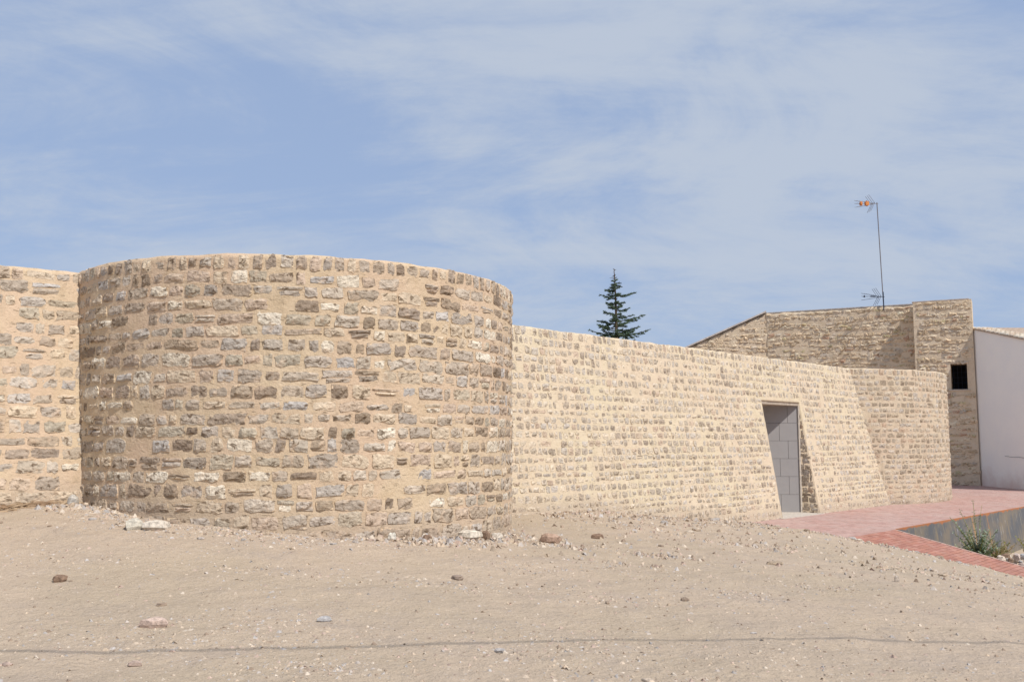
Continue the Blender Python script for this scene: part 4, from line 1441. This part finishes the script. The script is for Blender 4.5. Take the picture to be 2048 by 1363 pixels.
gv = Geo()
clusters = [(rr.uniform(-0.56, 0.56), 5.8 + 9 * rr.random() ** 1.3) for _ in range(34)]
clusters = [(u_ * y_, y_, rr.uniform(0.12, 0.45)) for u_, y_ in clusters]
for i in range(24000):
    if i % 3 == 0 or i % 5 == 1:
        x, y = band_point(rr)
    elif i % 3 == 1:
        cx0, cy0, cr0 = rr.choice(clusters)
        x, y = rr.gauss(cx0, cr0 * 1.6), rr.gauss(cy0, cr0 * 0.7)
    else:
        y = 5.3 + 16 * rr.random() ** 1.6
        x = rr.uniform(-0.6, 0.6) * y
    if np.hypot(x - C1[0], y - C1[1]) < R1 + 0.01: continue
    if np.dot((x, y), NRM) < D_LONG + 0.3 or (x > 5.5 and y > 19): continue
    s = 0.007 + 0.030 * rr.random() ** 2.6
    if y > 11: s *= 1.7
    if i % 3 == 0: s *= 1.25
    gv_c = rr.choice(COLS); k = rr.uniform(0.85, 1.2)
    a = rr.uniform(0, 6.28); ca, sa = math.cos(a), math.sin(a)
    h = s * rr.uniform(0.25, 0.8) * (1.0 if y > 11 else 0.7); l2 = rr.uniform(0.5, 0.95)
    v = []
    for (px_, py_) in ((1, 0), (0, l2), (-1, 0.1), (0.1, -l2)):
        q_ = s * rr.uniform(0.75, 1.1)
        v.append([x + (px_ * ca - py_ * sa) * q_, y + (px_ * sa + py_ * ca) * q_, -h * 0.5])
    v.append([x + rr.uniform(-.4, .4) * s, y + rr.uniform(-.4, .4) * s, h]); v.append([x + rr.uniform(-.4, .4) * s, y + rr.uniform(-.4, .4) * s, h * 0.85])
    gv.add(v, [(0, 1, 4), (1, 2, 5, 4), (2, 3, 5), (3, 0, 4, 5)], (gv_c[0] * k, gv_c[1] * k, gv_c[2] * k, 0))
allv = np.concatenate(gv.v)
cen = allv.reshape(-1, 6, 3)[:, :4, :2].mean(1)
zz = zg(cen[:, 0], cen[:, 1])
allv = allv.reshape(-1, 6, 3); allv[:, :, 2] += zz[:, None]
gv.v = [allv.reshape(-1, 3)]
go = gv.build('gravel', M_gravel)
go['kind'] = 'stuff'

# rubble pile in the sunken corner behind the ramp
for i in range(34):
    x, y = rr.gauss(10.55, 0.28), rr.gauss(20.05, 0.16)
    if (np.array([x, y]) - E0) @ A < 0.16: continue
    s = rr.uniform(0.09, 0.20)
    sz = (s, s * rr.uniform(0.5, 0.8), s * rr.uniform(0.4, 0.7))
    z = zg(x, y)[0] + sz[2] * 0.3 + rr.uniform(0, 0.16) * max(0, 1 - abs(x - 10.6))
    ci = rr.randrange(5); g = Geo(); g.add(*rock_geo(rr, (x, y, z), sz, [WHITE_R, (0.56, 0.47, 0.38), (0.52, 0.42, 0.36), GREY_R, BROWN_R][ci]))
    o = g.build('rubble_stone', M_rock, origin=(x, y, z))
    o['label'] = ['pale cream', 'buff', 'pinkish', 'grey', 'dark brown'][ci] + ' broken stone in the rubble heap behind the brick ramp, ' + ('its left part' if x < 10.55 else 'its right part'); o['category'] = 'stone'; o['group'] = 'rubble heap behind the ramp'


def weed(name, label, x, y, h, spread, nst, leafn, mleaf, mstem, leaf=0.05, seed=1, tall=None, cat='plant', z=None, group=None):
    r = random.Random(seed)
    z = zg(x, y)[0] if z is None else z
    w = thing(name, label, cat, (x, y, z), group)
    st_ = Geo(); lf = Geo()
    for i in range(nst):
        a = r.uniform(0, 6.28); sp_ = spread * r.uniform(0.2, 1.0); hh = h * r.uniform(0.4, 1.0)
        if tall and i < len(tall): a, sp_, hh = tall[i]
        P = []
        for k in range(6):
            f_ = k / 5
            P.append(np.array([x + math.cos(a) * sp_ * f_ ** 1.3 + r.uniform(-.01, .01), y + math.sin(a) * sp_ * f_ ** 1.3, z + hh * f_ ** 0.85]))
        st_.tube(P, [0.008 * (1 - 0.8 * k / 5) + 0.002 for k in range(6)], 4)
        for j in range(leafn):
            f_ = r.uniform(0.08, 1.0) * 4.999
            k = int(f_); p = P[k] * (1 - (f_ - k)) + P[k + 1] * (f_ - k)
            d = np.array([r.uniform(-1, 1), r.uniform(-1, 1), r.uniform(-0.2, 0.9)]); d /= np.linalg.norm(d)
            s_ = np.cross(d, [0, 0, 1.0]) + 1e-4; s_ /= np.linalg.norm(s_)
            L = leaf * r.uniform(0.5, 1.2) * (1.15 - 0.5 * f_ / 5)
            wd = L * 0.22
            m_ = p + d * L * 0.5
            lf.add([p, m_ + s_ * wd + [0, 0, .004], p + d * L - [0, 0, L * .2], m_ - s_ * wd + [0, 0, .004]], [(0, 1, 2, 3)])
    st_.build('stem', mstem, w)
    lf.build('leaves', mleaf, w)
    return w


def on_low(px, Y):
    return ((px - 1024) / 1900 * Y * 0.985, Y)
x, y = 10.30, 21.35
weed('weed_plant', 'tall weed with a bushy blue-green foot rising before the steel edge', x, y, 0.85, 0.6, 46, 40, M_weed, M_weed2, 0.10, 5,
     tall=[(1.5, 0.18, 1.42), (2.6, 0.35, 1.22), (0.6, 0.22, 1.3), (2.9, 0.55, 1.05)])
x, y = 9.75, 21.35
weed('weed_plant', 'low blue-green weed left of the tall weed, against the steel edge', x, y, 0.45, 0.4, 30, 26, M_weed, M_weed2, 0.11, 6)
x, y = 10.75, 21.3
weed('weed_plant', 'yellowish seeding weed between the tall weed and rubble heap', x, y, 0.55, 0.4, 34, 26, M_weed2, M_straw, 0.08, 7)
x, y = 11.75, 21.9
weed('weed_plant', 'olive-green low bush at the right edge, above the rubble heap', x, y, 0.55, 0.4, 34, 26, M_weed2, M_weed2, 0.11, 8, z=-2.72)
x, y = 11.3, 22.1
weed('weed_plant', 'sparse dry weed behind the rubble heap, against the steel', x, y, 0.5, 0.25, 12, 14, M_straw, M_straw, 0.06, 9)

# dry grass mat at the foot of the left wall
dg = Geo()
for i in range(520):
    x = rr.gauss(-5.62, 0.17); y = 11.12 + (x + 5.9) * 0.75 + rr.gauss(0, 0.07)
    z = zg(x, y)[0]
    a = rr.uniform(-0.5, 0.9) + (math.pi if rr.random() < 0.5 else 0); L = rr.uniform(0.06, 0.2)
    d = np.array([math.cos(a), math.sin(a), rr.uniform(0.02, 0.5)]) * L
    s_ = np.array([-d[1], d[0], 0]) / L * 0.004
    p = np.array([x, y, z])
    dg.add([p - s_, p + s_, p + d * 0.6 + s_ + [0, 0, L * .08], p + d - [0, 0, L * .1]], [(0, 1, 2, 3)])
dgo = dg.build('dry_grass', M_straw)
dgo['kind'] = 'stuff'

# overhead cable: crosses above and behind the photographer, its thin shadow falls on the foreground
def cable():
    P = []
    k = 6.2 / math.tan(SUN_EL)
    off = Vector((math.sin(SUN_AZ), math.cos(SUN_AZ))) * k
    for i in range(60):
        X = -14 + i * 0.5
        yy = 7.42 + 0.160 * X + 0.06 * math.sin(X * 1.1 + 0.4) + 0.02 * math.sin(X * 2.7)
        P.append((X + off.x, yy + off.y, -1.62 + 6.2))
    g = Geo(); g.tube(P, 0.014, 6)
    o = g.build('overhead_cable', M_cable, origin=P[30])
    o['label'] = 'dark overhead cable whose thin shadow crosses the foreground soil'
    o['category'] = 'cable'
cable()
